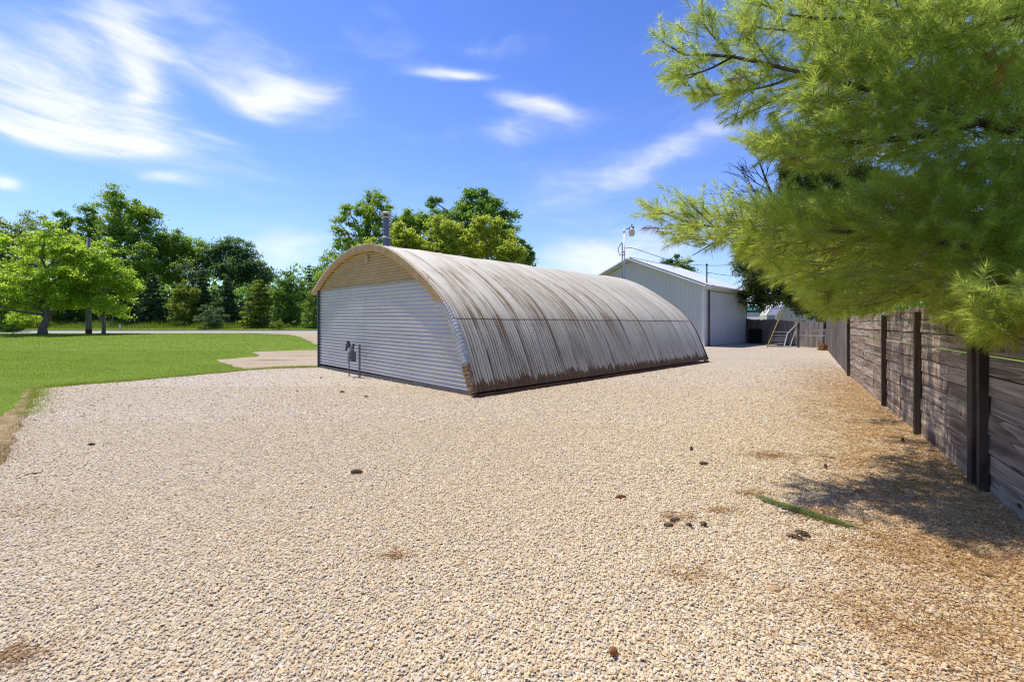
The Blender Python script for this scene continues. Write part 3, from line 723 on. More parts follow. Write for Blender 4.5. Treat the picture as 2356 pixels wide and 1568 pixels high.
# sheet laps on the wall and a thin flashing where the two colours meet
mb = MB(); mb.beam(Q(1.95, -.036, 2.80 + .0195), Q(9.22, -.036, 2.80 + .092), .012, .022); mk('flashing', mb, M['tan'], hut)
zz = np.arange(.18, 2.78, .0129); mb = MB()
P = np.stack([[Q(5.54 + k * .022, -.004 - .029 * math.sin((z - .10) * 2 * PI / .1035), z + .0555) for k in (0, 1)] for z in zz]); mb.grid(P)
zz = np.arange(2.84, 3.72, .0108); P = np.stack([[Q(5.56 + k * .022, -.004 - .020 * math.sin((z - 2.80) * 2 * PI / .086), z + .0555) for k in (0, 1)] for z in zz]); mb.grid(P)
mk('sheet_lap', mb, M['zinc'], hut)
mb = MB(); mb.box(Q(4.66, -.012, .055), (9.25, .05, .13), [E1, D1, UP]); mk('plinth', mb, M['plinth'], hut)
mb = MB(); mb.box(Q(9.24, -.03, 1.50), (.05, .07, 2.82), [E1, D1, UP]); mb.box(Q(9.30, .0, 1.44), (.06, .09, 2.9), [E1, D1, UP]); mk('corner_trim', mb, M['darktrim'], hut)
mb = MB(); mb.box(Q(-.05, LEN / 2 - .06, .045), (.07, LEN, .09), [E1, D1, UP]); mk('sill_board', mb, plain('rotten_sill', (.10, .05, .025), .95, 0, .4, 5), hut)
# oval blank over the gable seam
mb = MB(); mb.lathe(Q(5.37, -.022, 3.66), [(.0, .05), (.075, .05), (.095, .035), (.10, 0)], 20, -D1); v = mb.v[0]; c0 = Q(5.37, -.022, 3.66)
mb.v[0] = c0 + (v - c0) * np.array([1, 1, 1.5]); mk('vent_cover', mb, M['tan'], hut, smooth=False)
mb = MB(); P = np.array([[Q(9.28, b, z) for z in np.linspace(.05, 2.95, 3)] for b in np.linspace(0, LEN, 8)]); mb.grid(P); mk('side_wall', mb, M['zinc'], hut)
P = [];
for z in np.linspace(.12, 4.05, 20): P.append([Q(s, LEN - .05, z) for s in np.linspace(s_right(z) + .02, s_left(z) - .02, 14)])
mb = MB(); mb.grid(np.array(P)); mk('rear_wall', mb, M['plinth'], hut)
mb = MB(); rows = []
for w, bo in ((.02, .0), (.02, .05), (-.16, .05), (-.16, -.05)):
    rows.append(O + np.outer(pr[::6, 0] + pr[::6, 2] * w, E1) + np.outer(np.full(len(pr[::6]), LEN + bo), D1) + np.outer(np.maximum(.05, pr[::6, 1] + pr[::6, 3] * w), UP))
mb.grid(np.stack(rows)); mk('rear_rim', mb, plain('rear_rim_wood', (.13, .10, .075), .9, 0, .3, 4), hut, smooth=True)
# flue on the ridge
fb = Q(5.77, .86, 0)
mb = MB(); mb.lathe(fb, [(.118, 3.95), (.118, 4.48), (.100, 4.50), (.098, 5.14)], 20); flue = mk('chimney', mb, M['flue'], hut, smooth=False)
mb = MB(); mb.lathe(fb, [(.120, 4.46), (.150, 4.47), (.150, 4.50), (.10, 4.53)], 20); mk('collar', mb, M['cap'], flue)
mb = MB(); mb.lathe(fb, [(.16, 5.13), (.165, 5.15), (.10, 5.17)], 20); mb.lathe(fb, [(.08, 5.16), (.085, 5.25)], 14, mi=1); mb.lathe(fb, [(.12, 5.19), (.125, 5.20)], 20)
mb.lathe(fb, [(.155, 5.25), (.170, 5.27), (.165, 5.30), (.10, 5.335), (.01, 5.345)], 20)
mk('rain_cap', mb, [M['cap'], M['dark']], flue)

# ------------------------------------------------------------------ gas meter in front of the end wall
gp0 = onground(803, 866.5); post0 = onground(827, 870)
gm = thing('gas_meter', 'dark grey gas meter on a riser pipe in front of the corrugated end wall', 'gas meter', gp0)
ex = unit((post0 - gp0) * [1, 1, 0])
nf = unit([-.70, -.716, 0])
mb = MB(); mb.tube([gp0, gp0 + UP * .95], .017, 8); mk('riser_pipe', mb, M['meter'], gm)
mb = MB(); mb.tube([post0 - UP * .03, post0 + UP * 1.04], .031, 10); mk('support_post', mb, M['meter'], gm)
reg = MB(); rc = gp0 + UP * .99 - ex * .05
reg.lathe(rc - ex * .02, [(.03, -.05), (.085, -.045), (.095, -.01), (.095, .01), (.085, .045), (.03, .055)], 14, unit(nf + UP * .3)); reg.tube([rc, rc + UP * .12], [.04, .03], 10); reg.tube([rc + UP * .12, rc + UP * .135], .045, 10)
reg.tube([rc - ex * .03 - UP * .05, rc - ex * .11 - UP * .11], .022, 8); reg.tube([rc - ex * .10 - UP * .09, rc - ex * .13 - UP * .16], [.03, .04], 8)
mk('regulator', reg, M['dark'], gm)
bd = gp0 + ex * .17 + UP * .62
mb = MB(); mb.box(bd, (.19, .16, .27), [ex, -nf, UP]); mb.box(bd + UP * .15, (.17, .14, .05), [ex, -nf, UP]); mb.lathe(bd + nf * .08, [(.075, 0), (.07, .03), (.03, .045)], 14, nf)
body = mk('meter_body', mb, M['meter'], gm)
mb = MB(); mb.box(bd + UP * .20 - ex * .05 + nf * .03, (.12, .1, .09), [ex, -nf, UP]); mb.lathe(bd + UP * .19 - ex * .05 + nf * .08, [(.035, 0), (.035, .02)], 12, nf); mk('dial_box', mb, M['meter2'], body)
mb = MB(); mb.tube([bd + UP * .17 - ex * .06, bd + UP * .33 - ex * .06, bd + UP * .36 - ex * .10], .018, 8); mb.tube([bd + UP * .17 + ex * .07, bd + UP * .38 + ex * .07], .018, 8); mb.lathe(bd + UP * .30 + ex * .02, [(.035, -.05), (.035, .05)], 10, ex)
mb.lathe(bd + UP * .38 + ex * .07, [(.04, -.03), (.045, .0), (.03, .03)], 10); mb.tube([bd + UP * .38 + ex * .07, bd + UP * .40 + ex * .14], .016, 8); mb.lathe(bd + UP * .41 + ex * .08, [(.02, 0), (.025, .035)], 8, ex)
mk('pipe_fittings', mb, M['dark'], gm)
mb = MB(); mb.box(gp0 + UP * .50 - ex * .005 + nf * .03, (.07, .05, .20), [ex, -nf, UP]); mb.lathe(gp0 + UP * .70 + nf * .02, [(.05, -.06), (.055, .0), (.04, .06)], 10); mb.tube([gp0 + UP * .52 + ex * .05, gp0 + UP * .70 + ex * .05], .016, 8)
mk('shutoff_valve', mb, M['meter2'], gm)
# ------------------------------------------------------------------ barn behind
BC = np.array([14.03, 33.2, 0.0]); BH, BR, BE = 6.0, 6.95, 4.52; BL = 9.2; sl_ = (BR - BE) / BH
def B(s, b, z): return BC + E1 * s + D1 * b + UP * z
barn = thing('pale_grey_barn', 'large pale grey ribbed metal barn with white gable roof behind the arched hut', 'barn', BC)
def ribs(n, pit, depth):
    out = []
    for k in range(n):
        for o, d in ((0, 0), (pit * .74, 0), (pit * .80, depth), (pit * .94, depth)): out.append((k * pit + o, d))
    return out
cols = [c for c in ribs(40, .30, .028) if c[0] <= 12]
P = np.zeros((len(cols), 3, 3))
for i, (s, d) in enumerate(cols):
    top = BE + sl_ * (BH - abs(s - BH)) - .04
    for k, z in enumerate((-.05, 2.2, top)): P[i, k] = B(s, -d, z)
mb = MB(); mb.grid(P); mk('gable_wall', mb, M['barn'], barn)
cols = [c for c in ribs(64, .15, .016) if c[0] <= BL]
P = np.zeros((len(cols), 2, 3))
for i, (b, d) in enumerate(cols):
    for k, z in enumerate((-.05, BE - .1)): P[i, k] = B(-d, b, z)
mb = MB(); mb.grid(P); mk('side_wall', mb, M['barn'], barn)
cols = [c for c in ribs(70, .12, .016) if c[0] <= 7.9]
P = np.zeros((len(cols), 2, 3))
for i, (b, d) in enumerate(cols):
    for k, z in enumerate((.03, BE - .45)): P[i, k] = B(-.075 - d, .75 + b, z)
mb = MB(); mb.grid(P); mb.box(B(-.075, .70, BE / 2 - .2), (.06, .10, BE - .45), [E1, D1, UP]); mb.box(B(-.10, 8.70, BE / 2 - .2), (.05, .10, BE - .45), [E1, D1, UP]); mk('sliding_door', mb, M['barn'], barn)
mb = MB()
mb.box(B(.09, -.045, BE / 2 - .05), (.24, .03, BE + .02), [E1, D1, UP]); mb.box(B(-.035, .10, BE / 2 - .1), (.03, .24, BE - .1), [E1, D1, UP])
mb.box(B(-.18, BL / 2 - .1, BE - .17), (.05, BL + .5, .36), [E1, D1, UP])
for sg in (-1, 1):
    e = B(BH + sg * (BH + .42), -.30, BE - sl_ * .42 - .05); r_ = B(BH + sg * .02, -.30, BR - .05)
    mb.beam(r_, e, .04, .30, D1)
mk('trim', mb, M['barntrim'], barn)
mb = MB(); cols = ribs(int((BL + .6) / .25), .25, .03)
for sg in (-1, 1):
    P = np.zeros((len(cols), 2, 3))
    for i, (b, d) in enumerate(cols):
        P[i, 0] = B(BH, -.34 + b, BR + .12 + d); P[i, 1] = B(BH + sg * (BH + .46), -.34 + b, BE - sl_ * .46 + .12 + d)
    mb.grid(P)
    a, b2 = B(BH + sg * (BH + .46), -.34, BE - sl_ * .46 + .04), B(BH, -.34, BR + .04)
    mb.beam(a + D1 * (BL / 2 + .0), b2 + D1 * (BL / 2 + .0), BL + .4, .10, UP)
mb.tube([B(BH, -.4, BR + .13), B(BH, BL + .2, BR + .13)], .07, 8)
mk('roof', mb, M['barnroof'], barn)
mb = MB(); mb.tube([B(-.14, .58, 4.1), B(-.14, .58, .05)], .055, 8); mb.box(B(-.13, .58, 2.95), (.14, .15, .07), [E1, D1, UP]); mk('downspout', mb, M['dark'], barn)
mb = MB(); mb.box(B(.03, BL + .05, 1.9), (.12, .12, 3.8), [E1, D1, UP]); mk('end_post', mb, M['plinth'], barn)
mb = MB(); P = np.array([[B(s, BL, z) for z in (0, BE)] for s in np.linspace(0, 12, 5)]); mb.grid(P); P = np.array([[B(12, b, z) for z in (0, BE)] for b in np.linspace(0, BL, 5)]); mb.grid(P)
mb.add([B(0, BL, BE), B(12, BL, BE), B(6, BL, BR)], [[0, 1, 2]]); mk('rear_wall', mb, M['barn'], barn)
mast = B(.7, .6, 0); mz = BE + sl_ * .7
mp = at(1625.5, 652, 33.6); mp[2] = BE + .0
mb = MB(); mb.tube([mp, mp + UP * 1.48], .05, 8); mb.lathe(mp + UP * 1.42, [(.07, 0), (.10, .04), (.07, .13), (.02, .17)], 10); mb.lathe(mp + UP * .02, [(.18, 0), (.12, .08), (.06, .14)], 12); mb.tube([mp + UP * .86, mp + UP * .86 + [.16, 0, .02]], .03, 6)
mk('service_mast', mb, M['dark'], barn)

# ------------------------------------------------------------------ yard light
lp = at(1436, 745, 25.0); lp[2] = 0
yl = thing('yard_light', 'tall galvanised yard light pole with cream lamp head, rising behind the hut roof', 'yard light', lp)
mb = MB(); mb.tube([lp, lp + UP * 6.85], .036, 10); mb.tube([lp + UP * 6.62 + [-.03, 0, 0], lp + UP * 6.76 + [-.02, 0, 0], lp + UP * 6.86 + [.06, 0, 0], lp + UP * 6.88 + [.30, 0, 0]], .035, 8); mk('pole', mb, M['pole'], yl, smooth=True)
mb = MB(); c2 = lp + np.array([-.115, .0, 0]); mb.tube([c2, c2 + UP * 6.0, c2 + UP * 6.1 + [-.03, 0, 0], c2 + UP * 6.12 + [-.06, 0, 0]], .034, 8); mb.box(c2 + UP * 5.6 + [.05, 0, 0], (.2, .09, .05)); mb.box(c2 + UP * 3.0 + [.05, 0, 0], (.2, .09, .05)); mk('conduit', mb, M['pole'], yl, smooth=True)
hc = lp + np.array([.40, 0, 6.72])
mb = MB(); mb.lathe(hc, [(.12, .0), (.15, .10), (.10, .17), (.05, .19)], 16); mb.tube([hc + UP * .17, hc + UP * .30], [.06, .04], 8); hd = mk('lamp_head', mb, M['barntrim'], yl, smooth=False)
mb = MB(); mb.tube([hc + UP * .15 + [.06, 0, 0], hc + UP * .27 + [.09, 0, 0]], .055, 8); mb.tube([hc + UP * .24 + [-.02, 0, 0], hc + UP * .38 + [.02, 0, 0]], .035, 8); mb.tube([hc + UP * .17 + [-.12, 0, 0], hc + UP * .24 + [-.10, 0, 0]], .04, 8); mk('photocell', mb, M['dark'], hd)
mb = MB(); mb.lathe(hc, [(.02, -.24), (.135, -.235), (.145, -.22), (.175, .0), (.18, .02), (.02, .03)], 18); mk('lamp_shade', mb, M['shade'], hd, smooth=False)
w0 = c2 + UP * 6.12 + [-.06, 0, 0]
pts = [c2 + UP * 6.10 + [-.03, -.04, 0], c2 + UP * 5.95 + [-.15, -.04, 0], c2 + UP * 5.75 + [-.24, -.04, 0], c2 + UP * 5.55 + [-.20, -.04, 0], c2 + UP * 5.40 + [-.08, -.04, 0], c2 + UP * 5.43 + [.08, -.04, 0], c2 + UP * 5.5 + [.15, -.04, 0]]
mb = MB(); mb.tube(pts, .018, 6); mk('cable_loop', mb, M['wire'], yl, smooth=True)
def wire(name, P, sag_pts, r, label):
    P = np.array(P); q = resample(P, 40)
    mb = MB(); mb.tube(q, r, 5); return tag(mk(name, mb, M['wire'], None, P[0], smooth=True), label, 'wire')
def smoothc(P, it=3):
    P = np.array(P, float)
    for _ in range(it):
        out = [P[0]]
        for a, b in zip(P[:-1], P[1:]): out += [a * .75 + b * .25, a * .25 + b * .75]
        out.append(P[-1]); P = np.array(out)
    return P
wire('overhead_wire', smoothc([at(1438, 571, 25), at(1448, 568, 25.3), at(1490, 582, 26.5), at(1545, 601, 28.5), at(1600, 610, 30.5), at(1650, 611, 32.5), at(1700, 608, 34.5), at(1800, 597, 37.5)]), 0, .016, 'black overhead wire sagging from the yard light towards the dark cedar')
wire('overhead_wire', smoothc([mp + UP * .92 + [.15, 0, 0], at(1660, 632, 34), at(1700, 636.5, 34.6), at(1810, 632, 37)]), 0, .016, 'thin wire running from the barn roof mast into the dark cedar')

# ------------------------------------------------------------------ near board fence
def FPt(s, o, z): return FA + FD * s + FN * o + UP * z
fence = thing('horizontal_board_fence', 'weathered fence of wide horizontal boards with dark posts under the pine', 'fence', FA)
cuts = [-5.2, -2.55, -.19, 2.34, 5.07, 8.2, 11.2]
rows = []; z = .015
for k in range(10):
    h = [.178, .184, .172, .189, .168, .181, .178, .171, .182, .172][k]; gap = [.010, .011, .010, .012, .010, .011, .014, .012, .016, 0][k]
    rows.append((z, h)); z += h + gap
for i in range(len(cuts) - 1):
    a, b = cuts[i], cuts[i + 1]; mb = MB()
    joint = a + (b - a) * random.uniform(.38, .62)
    for k, (z, h) in enumerate(rows):
        segs = [(a + .002, joint - .003), (joint + .003, b - .002)] if (i not in (5, 0)) else [(a + .002, b - .002)]
        for (p, q) in segs:
            dz0, dz1 = rng.normal(0, .003), rng.normal(0, .003); hh = h * rng.uniform(.98, 1.01)
            o = rng.normal(0, .005)
            A = FPt(p, o, z + h / 2 + dz0); Bq = FPt(q, o + rng.normal(0, .004), z + h / 2 + dz1)
            mb.beam(A, Bq, .026, hh, UP - FN * .04, gr=True)
    mk('board_panel', mb, M['board'], fence)
    mb = MB()
    for k, (z, h) in enumerate(rows[:-1]):
        if (i, k) in ((2, 6), (3, 6), (1, 6), (3, 8), (4, 8), (4, 6), (1, 3), (2, 3)): continue
        mb.box(FPt((a + b) / 2, -.034, z + h + .006), (b - a - .01, .018, .09), [FD, FN, UP], gr=True)  # slats added behind the boards so the gaps read dark
    mk('added_gap_slat', mb, M['post'], fence)
for s, w, o, top in [(-5.25, .10, .05, 1.84), (-2.55, .10, .05, 1.84), (-.30, .075, .05, 1.82), (-.07, .15, .055, 1.86), (2.34, .085, .055, 1.86), (5.07, .085, .055, 1.86), (8.2, .085, -.055, 1.80), (11.2, .10, .055, 1.85)]:
    mb = MB(); mb.box(FPt(s, o, top / 2 - .03), (w, .07, top), [FD, FN, UP], gr=True); mk('post', mb, M['post'], fence)

# picket fence running on, and the one closing the yard
def picket_fence(name, label, A, Bp, htop, bays, mtl, front, gr0=0, wp=.135, posts=True, dark=(), yard=1):
    A = np.array([*A, 0.]); Bp = np.array([*Bp, 0.]); d = unit(Bp - A); nrm = np.array([-d[1], d[0], 0]); L = np.linalg.norm(Bp - A)
    root = thing(name, label, 'fence', A); n = bays
    for i in range(n):
        a, b = L * i / n, L * (i + 1) / n; mb = MB(); m = int((b - a) / wp)
        for k in range(m):
            s = a + (b - a) * (k + .5) / m; h = htop(s / L) * rng.uniform(.975, 1.012)
            mb.box(A + d * s + nrm * rng.normal(0, .006) + UP * (h / 2 + .03), (wp - rng.uniform(.004, .014), .02, h), [d, nrm, UP], gr=True)
        mk('picket_panel', mb, mtl, root)
        mb = MB()
        for zz in (.35, .95, 1.5):
            mb.box(A + d * ((a + b) / 2) + nrm * front * .045 + UP * zz * htop(.5) / 1.8, (b - a - .01, .045, .09), [d, nrm, UP], gr=True)
        mk('rail', mb, mtl, root)
    for i in range(n + 1):
        s = L * i / n; h = htop(s / L) + .06; mb = MB(); mb.box(A + d * s + nrm * front * .125 + UP * h / 2, (.10, .10, h), [d, nrm, UP], gr=True); mk('post', mb, M['post'], root)
    return root
picket_fence('side_picket_fence', 'brown vertical picket fence continuing the board fence towards the far corner', (10.68, 14.45), (20.85, 30.2), lambda f: 1.80, 6, M['picket'], -1)
picket_fence('rear_picket_fence', 'grey vertical picket fence closing the far end of the yard behind the leaning gate', (20.55, 39.9), (21.2, 31.0), lambda f: 2.05 - .28 * f, 4, M['picket'], 1)
# the dark lean-to boards beside the barn
q = at(1723, 780, 38.9); qr = at(1752, 780, 37.6); q[2] = qr[2] = 0
mb = MB(); dq = unit(qr - q); Lq = np.linalg.norm(qr - q)
for k in range(7): mb.box(q + dq * (Lq * (k + .5) / 7) + UP * .62 - [0, .03 * (k % 2), 0], (Lq / 7 - .02, .05, 1.18 + .05 * (k % 3)), [dq, np.cross(UP, dq), UP])
tag(mk('stacked_dark_panel', mb, M['blackgap'], None, q), 'dark brown boarded panel standing against the fence beside the barn', 'panel')

# leaning gate, plank, second gate
ga = at(1766, 797, 32.5); ga[2] = .03; gb_ = at(1803, 801, 32.0); gb_[2] = .02
gt = thing('leaning_stock_gate', 'grey railed stock gate leaning back against the far picket fence', 'gate', gb_)
la = unit(np.array([.62, .45, 1.35])); mb = MB()
for k, hgt in enumerate([.06, .28, .52, .70, .93, 1.22]):
    a = ga + la * hgt; b = gb_ + la * hgt
    mb = MB(); mb.beam(a, b, .05, .065, UP, gr=True); mk('rail', mb, M['rail'], gt)
mb = MB(); mb.beam(gb_, gb_ + la * 1.1, .06, .10, D1, gr=True); mb.beam(gb_ + la * 1.1, at(1833, 745, 32.6), .06, .10, D1, gr=True); mk('stile', mb, M['rail'], gt)
gc = at(1816, 803, 31.8); gc[2] = 0; mb = MB(); mb.beam(gc, at(1829, 762, 32.2), .05, .09, D1, gr=True); mk('stile', mb, M['rail'], gt)
mb = MB(); p0 = at(1764, 797, 32.3); p0[2] = .02; mb.beam(p0, at(1798.5, 717, 33.2), .05, .11, D1, gr=True)
tag(mk('yellow_plank', mb, M['yellow'], None, p0), 'long yellowish plank leaning up over the stock gate', 'plank')
sg0 = at(1836, 800, 31.6); sg0[2] = 0; sg1 = at(1898, 800, 30.3); sg1[2] = 0
sg_ = thing('flat_railed_gate', 'pale railed gate standing upright against the right end of the far fence', 'gate', sg1)
for zz in (.85, 1.22):
    mb = MB(); mb.beam(sg0 + UP * zz, sg1 + UP * (zz + .02), .05, .08, UP, gr=True); mk('rail', mb, M['rail'], sg_)
mb = MB(); mb.beam(sg1, sg1 + UP * 1.33, .06, .07, D1, gr=True); mk('stile', mb, M['rail'], sg_)
mb = MB(); mb.beam(sg0, sg0 + UP * 1.72, .10, .12, D1, gr=True); mk('stile', mb, M['post'], sg_)
y0 = at(1904, 797, 29.6); y0[2] = 0; mb = MB(); mb.beam(y0, y0 + UP * 1.62, .05, .05, D1, gr=True)
tag(mk('thin_yellow_post', mb, M['yellow'], None, y0), 'thin yellowish post standing in the far corner of the fences', 'post')
q = onground(1905, 806); n = 700
P0 = q + np.column_stack([rng.normal(0, .28, n), rng.normal(0, .2, n), np.abs(rng.normal(0, .20, n))])
Dn = rng.normal(0, 1, (n, 3)); V, Fc, tt = slivers(P0, Dn, rng.uniform(.06, .16, n), .07, rng.random(n))
tag(mknp('dead_bush', V, Fc, M['deadleaf'], None, q, {'tint': tt}), 'small heap of rusty dead leaves at the foot of the corner post', 'dead bush')

# neighbours beyond the fence
hc_ = at(1784, 740, 50); hc_[2] = .2
nh = thing('cream_sided_house', 'cream sided house with white rake trim beyond the far fence', 'house', hc_)
Yh = 50.0
def hp(u, v, Y=Yh): return at(u, v, Y)
mb = MB(); zb = .3
pts2 = [hp(1785, 748), hp(1785, 722), hp(1806, 694), hp(1850, 640), hp(1905, 694), hp(1915, 722), hp(1915, 748)]
pts2[0][2] = pts2[-1][2] = zb
front = [p.copy() for p in pts2]; back = [p + [2.0, 7.0, 0] for p in pts2]; nP = len(front)
mb.add(front + back, [list(range(nP)), list(range(nP, 2 * nP))[::-1]] + [[i, (i + 1) % nP, nP + (i + 1) % nP, nP + i] for i in range(nP)])
for k in range(24):
    z = .4 + k * .19; xl = np.interp(z, [.3, pts2[1][2], pts2[2][2], pts2[3][2]], [pts2[0][0], pts2[1][0], pts2[2][0], pts2[3][0]])
    xr = np.interp(z, [.3, pts2[5][2], pts2[4][2], pts2[3][2]], [pts2[6][0], pts2[5][0], pts2[4][0], pts2[3][0]])
    if xr - xl > .3: mb.beam([xl, Yh - .02, z], [xr, Yh - .02, z], .045, .16, (0, .22, 1))
mk('wall', mb, M['cream'], nh)
mb = MB(); mb.beam(hp(1783.5, 724, 49.9), hp(1806, 693, 49.9), .3, .16, (0, 1, 0)); mb.beam(hp(1806, 693, 49.9), hp(1850, 638, 49.9), .3, .16, (0, 1, 0)); mk('rake_trim', mb, M['whitetrim'], nh)
mb = MB(); fr_ = [hp(1762, 724, 48.5), hp(1784, 724, 48.5), hp(1800, 701, 50.5), hp(1778, 701, 50.5)]
for k in range(9):
    f0, f1 = k / 9, (k + 1) / 9; A = [fr_[0] * (1 - f0) + fr_[3] * f0, fr_[1] * (1 - f0) + fr_[2] * f0, fr_[1] * (1 - f1) + fr_[2] * f1, fr_[0] * (1 - f1) + fr_[3] * f1]
    A[0] = A[0] + [0, -.03, .03]; A[1] = A[1] + [0, -.03, .03]; lo = [A[0] - UP * .05, A[1] - UP * .05]
    mb.add(A + lo, [[0, 1, 2, 3], [4, 5, 1, 0]])
wl = [hp(1763, 735, 48.8), hp(1784, 735, 48.8)]
for k in range(5):
    z = 1.95 + k * .14; mb.beam([wl[0][0], 48.75, z], [wl[1][0] - .05, 48.75, z], .05, .125, (0, .3, 1))
mb.box([(wl[0][0] + wl[1][0]) / 2, 48.9, 1.2], (1.0, .2, 2.0)); mk('porch_wing', mb, M['blueside'], nh)
mb = MB(); mb.beam(hp(1761.5, 726, 48.4), hp(1778, 700, 50.4), .16, .16, (0, 1, 0)); mk('rake_trim', mb, M['whitetrim'], nh)
mb = MB(); mb.beam([wl[0][0] - .1, 48.6, 2.08], [wl[1][0], 48.6, 2.08], .06, .07); mk('base_trim', mb, M['darktrim'], nh)
gc_ = at(1745, 740, 62); gc_[2] = .3
gs = thing('green_roofed_shed', 'low white shed with a green sheet roof beyond the far fence', 'shed', gc_)
def gx(u, Y=62): return (u - CX) / F * Y
def gz(v, Y=62): return EYE + (HY - v) / F * Y
mb = MB(); P = np.array([[[gx(1700), 61.6, gz(713.5)], [gx(1700), 66, gz(704)]], [[gx(1800), 61.6, gz(713.5)], [gx(1800), 66, gz(704)]]]); mb.grid(P); mb.beam([gx(1700), 61.6, gz(714.2)], [gx(1800), 61.6, gz(714.2)], .1, .12); mk('roof', mb, M['green'], gs)
mb = MB(); mb.box([gx(1750), 61.8, gz(716.3)], (gx(1800) - gx(1700), .12, .18)); mk('fascia', mb, M['darktrim'], gs)
mb = MB()
for k in range(44): mb.box([gx(1701) + (k + .5) * .135, 62 + .02 * (k % 2), gz(728)], (.13, .08, gz(716) - gz(740))); 
mk('wall', mb, M['whitetrim'], gs)
mb = MB(); P = np.array([[[gx(1700), 58.5, gz(735, 58.5)], [gx(1700), 61.7, gz(727.5, 61.7)]], [[gx(1766), 58.5, gz(735, 58.5)], [gx(1766), 61.7, gz(727.5, 61.7)]]]); mb.grid(P); mb.beam([gx(1700), 58.5, gz(735.6, 58.5)], [gx(1766), 58.5, gz(735.6, 58.5)], .1, .10); mk('porch_roof', mb, M['shingle'], gs)

# ------------------------------------------------------------------ things lying on the gravel
def cone_mesh(red):
    mb = MB(); n = 13
    mb.lathe([-.5, 0, 0], [(.02, 0), (.09, .1), (.105, .35), (.08, .7), (.03, .98)], 8, (1, 0, 0))
    for k in range(n):
        f = (k + .5) / n; R = .215 * math.sin(PI * min(1, .18 + f * .80)) ** .7; m = 9
        for j in range(m):
            th = 2 * PI * (j + .5 * (k % 2)) / m + .2 * k; rad = np.array([0, math.cos(th), math.sin(th)]); tn = np.array([0, -math.sin(th), math.cos(th)])
            a = np.array([-.5 + f * .92, 0, 0]) + rad * .08; tip = np.array([-.5 + f * .92 + .10, 0, 0]) + rad * R
            w = .062 * (R / .215 + .3)
            mb.add([a - tn * w * .5, a + tn * w * .5, tip + tn * w, tip + rad * .02 + [.02, 0, 0], tip - tn * w, tip + [-.03, 0, 0]], [[0, 1, 2, 3, 4]]); mb.add([tip - tn * w * .9, tip + tn * w * .9, tip + rad * .028 + [.045, 0, 0] + tn * w * .4, tip + rad * .028 + [.045, 0, 0] - tn * w * .4], [[0, 1, 2, 3]], 1)
    return mb
def lay(proto, u, v, size, rz, label, tilt=0.0):
    p = onground(u, v); o = proto.copy(); COL.objects.link(o)
    o.location = (p[0], p[1], p[2] + .018 + size * .15); o.scale = (size,) * 3; o.rotation_euler = (rng.uniform(0, 6), tilt, rz); o['label'] = label
    return o
c1 = mk('pine_cone', cone_mesh(0), [M['cone'], M['conetip']]); tag(c1, 'x', 'pine cone', 'fallen pine cones on the gravel')
c2_ = mk('pine_cone', cone_mesh(1), [M['cone2'], M['conetip2']]); tag(c2_, 'x', 'pine cone', 'fallen pine cones on the gravel')
for pr_, u, v, sz, rz, lab, ti in [
    (c1, 820, 1092, .125, .05, 'dark pine cone lying alone in the middle of the open gravel', 0),
    (c1, 1552, 1203, .098, .4, 'upper dark cone of the touching pair at the left end of the row of cones', 0),
    (c1, 1537, 1215, .085, .2, 'lower dark cone of the touching pair at the left end of the row of cones', 0),
    (c1, 1583, 1215, .08, 1.9, 'single small cone in the middle of the row of cones on open gravel', .5),
    (c1, 1617, 1212, .09, 1.75, 'slim pine cone at the right end of the row of cones on open gravel', .3),
    (c1, 1817, 1239, .075, 1.8, 'short stubby cone beside the close pair in front of the green pine sprig', .4),
    (c1, 1833, 1245, .09, -1.0, 'smaller left cone of the close pair in front of the green pine sprig', 0),
    (c1, 1846, 1237, .108, -1.0, 'large banded cone of the close pair in front of the green pine sprig', 0),
    (c1, 1898, 1080, .085, 1.2, 'round cone seen end on beside the edge of the pine shade', 1.2),
    (c1, 1590, 1038, .085, 1.3, 'small round dark cone out on the gravel beyond the row of cones', 1.2),
    (c1, 1618, 1071, .10, .1, 'flat brown cone just beyond the row of cones, right of the round one', 0),
    (c2_, 1427, 1150, .10, .2, 'reddish flattened cone on open gravel left of the row of cones', 0),
    (c2_, 1410, 1511, .09, 1.3, 'reddish ragged cone nearest the camera at the bottom of the picture', .5),
    (c1, 210, 1027, .085, .2, 'dark cone on the pale gravel near the lawn side', 0),
    (c1, 738, 871, .10, .1, 'flat dark cone at the foot of the end wall, left of the gas meter', 0),
    (c1, 787, 904, .11, .3, 'dark cone on the gravel in front of the gas meter', 0),
    (c2_, 842, 915, .10, -.1, 'brown cone in front of the end wall, right of the gas meter', 0),
    (c1, 2075, 1018, .10, 1.0, 'round brown cone close to the foot of the board fence', 1.0)]:
    lay(pr_, u, v, sz, rz, lab, ti)
for p in (c1, c2_): bpy.data.objects.remove(p)
mb = MB(); p = onground(1780, 1366); mb.lathe(p + UP * .0, [(.02, -.005), (.042, .005), (.046, .022), (.03, .042), (.01, .048)], 9); mb.v[0] = p + (mb.v[0] - p) * [1.15, .85, 1] + rng.normal(0, .002, mb.v[0].shape)
tag(mk('round_stone', mb, M['rock'], None, p), 'round tan stone larger than the gravel around it', 'stone')
for (u0, v0, u1, v1, lab) in [(1885, 1052, 1925, 1060, 'short grey twig on the gravel out from the middle of the board fence'), (55, 1098, 95, 1092, 'thin brown twig on the gravel at the left edge near the dry soil'), (2255, 1330, 2300, 1338, 'curved brown stick on needle covered gravel at the lower right')]:
    a, b = onground(u0, v0), onground(u1, v1); mb = MB(); mid = (a + b) / 2 + [0, .01, .03]; mb.tube([a + UP * .03, mid, b + UP * .03], [.006, .008, .005], 6)
    tag(mk('twig', mb, M['ptwig'], None, a), lab, 'twig')
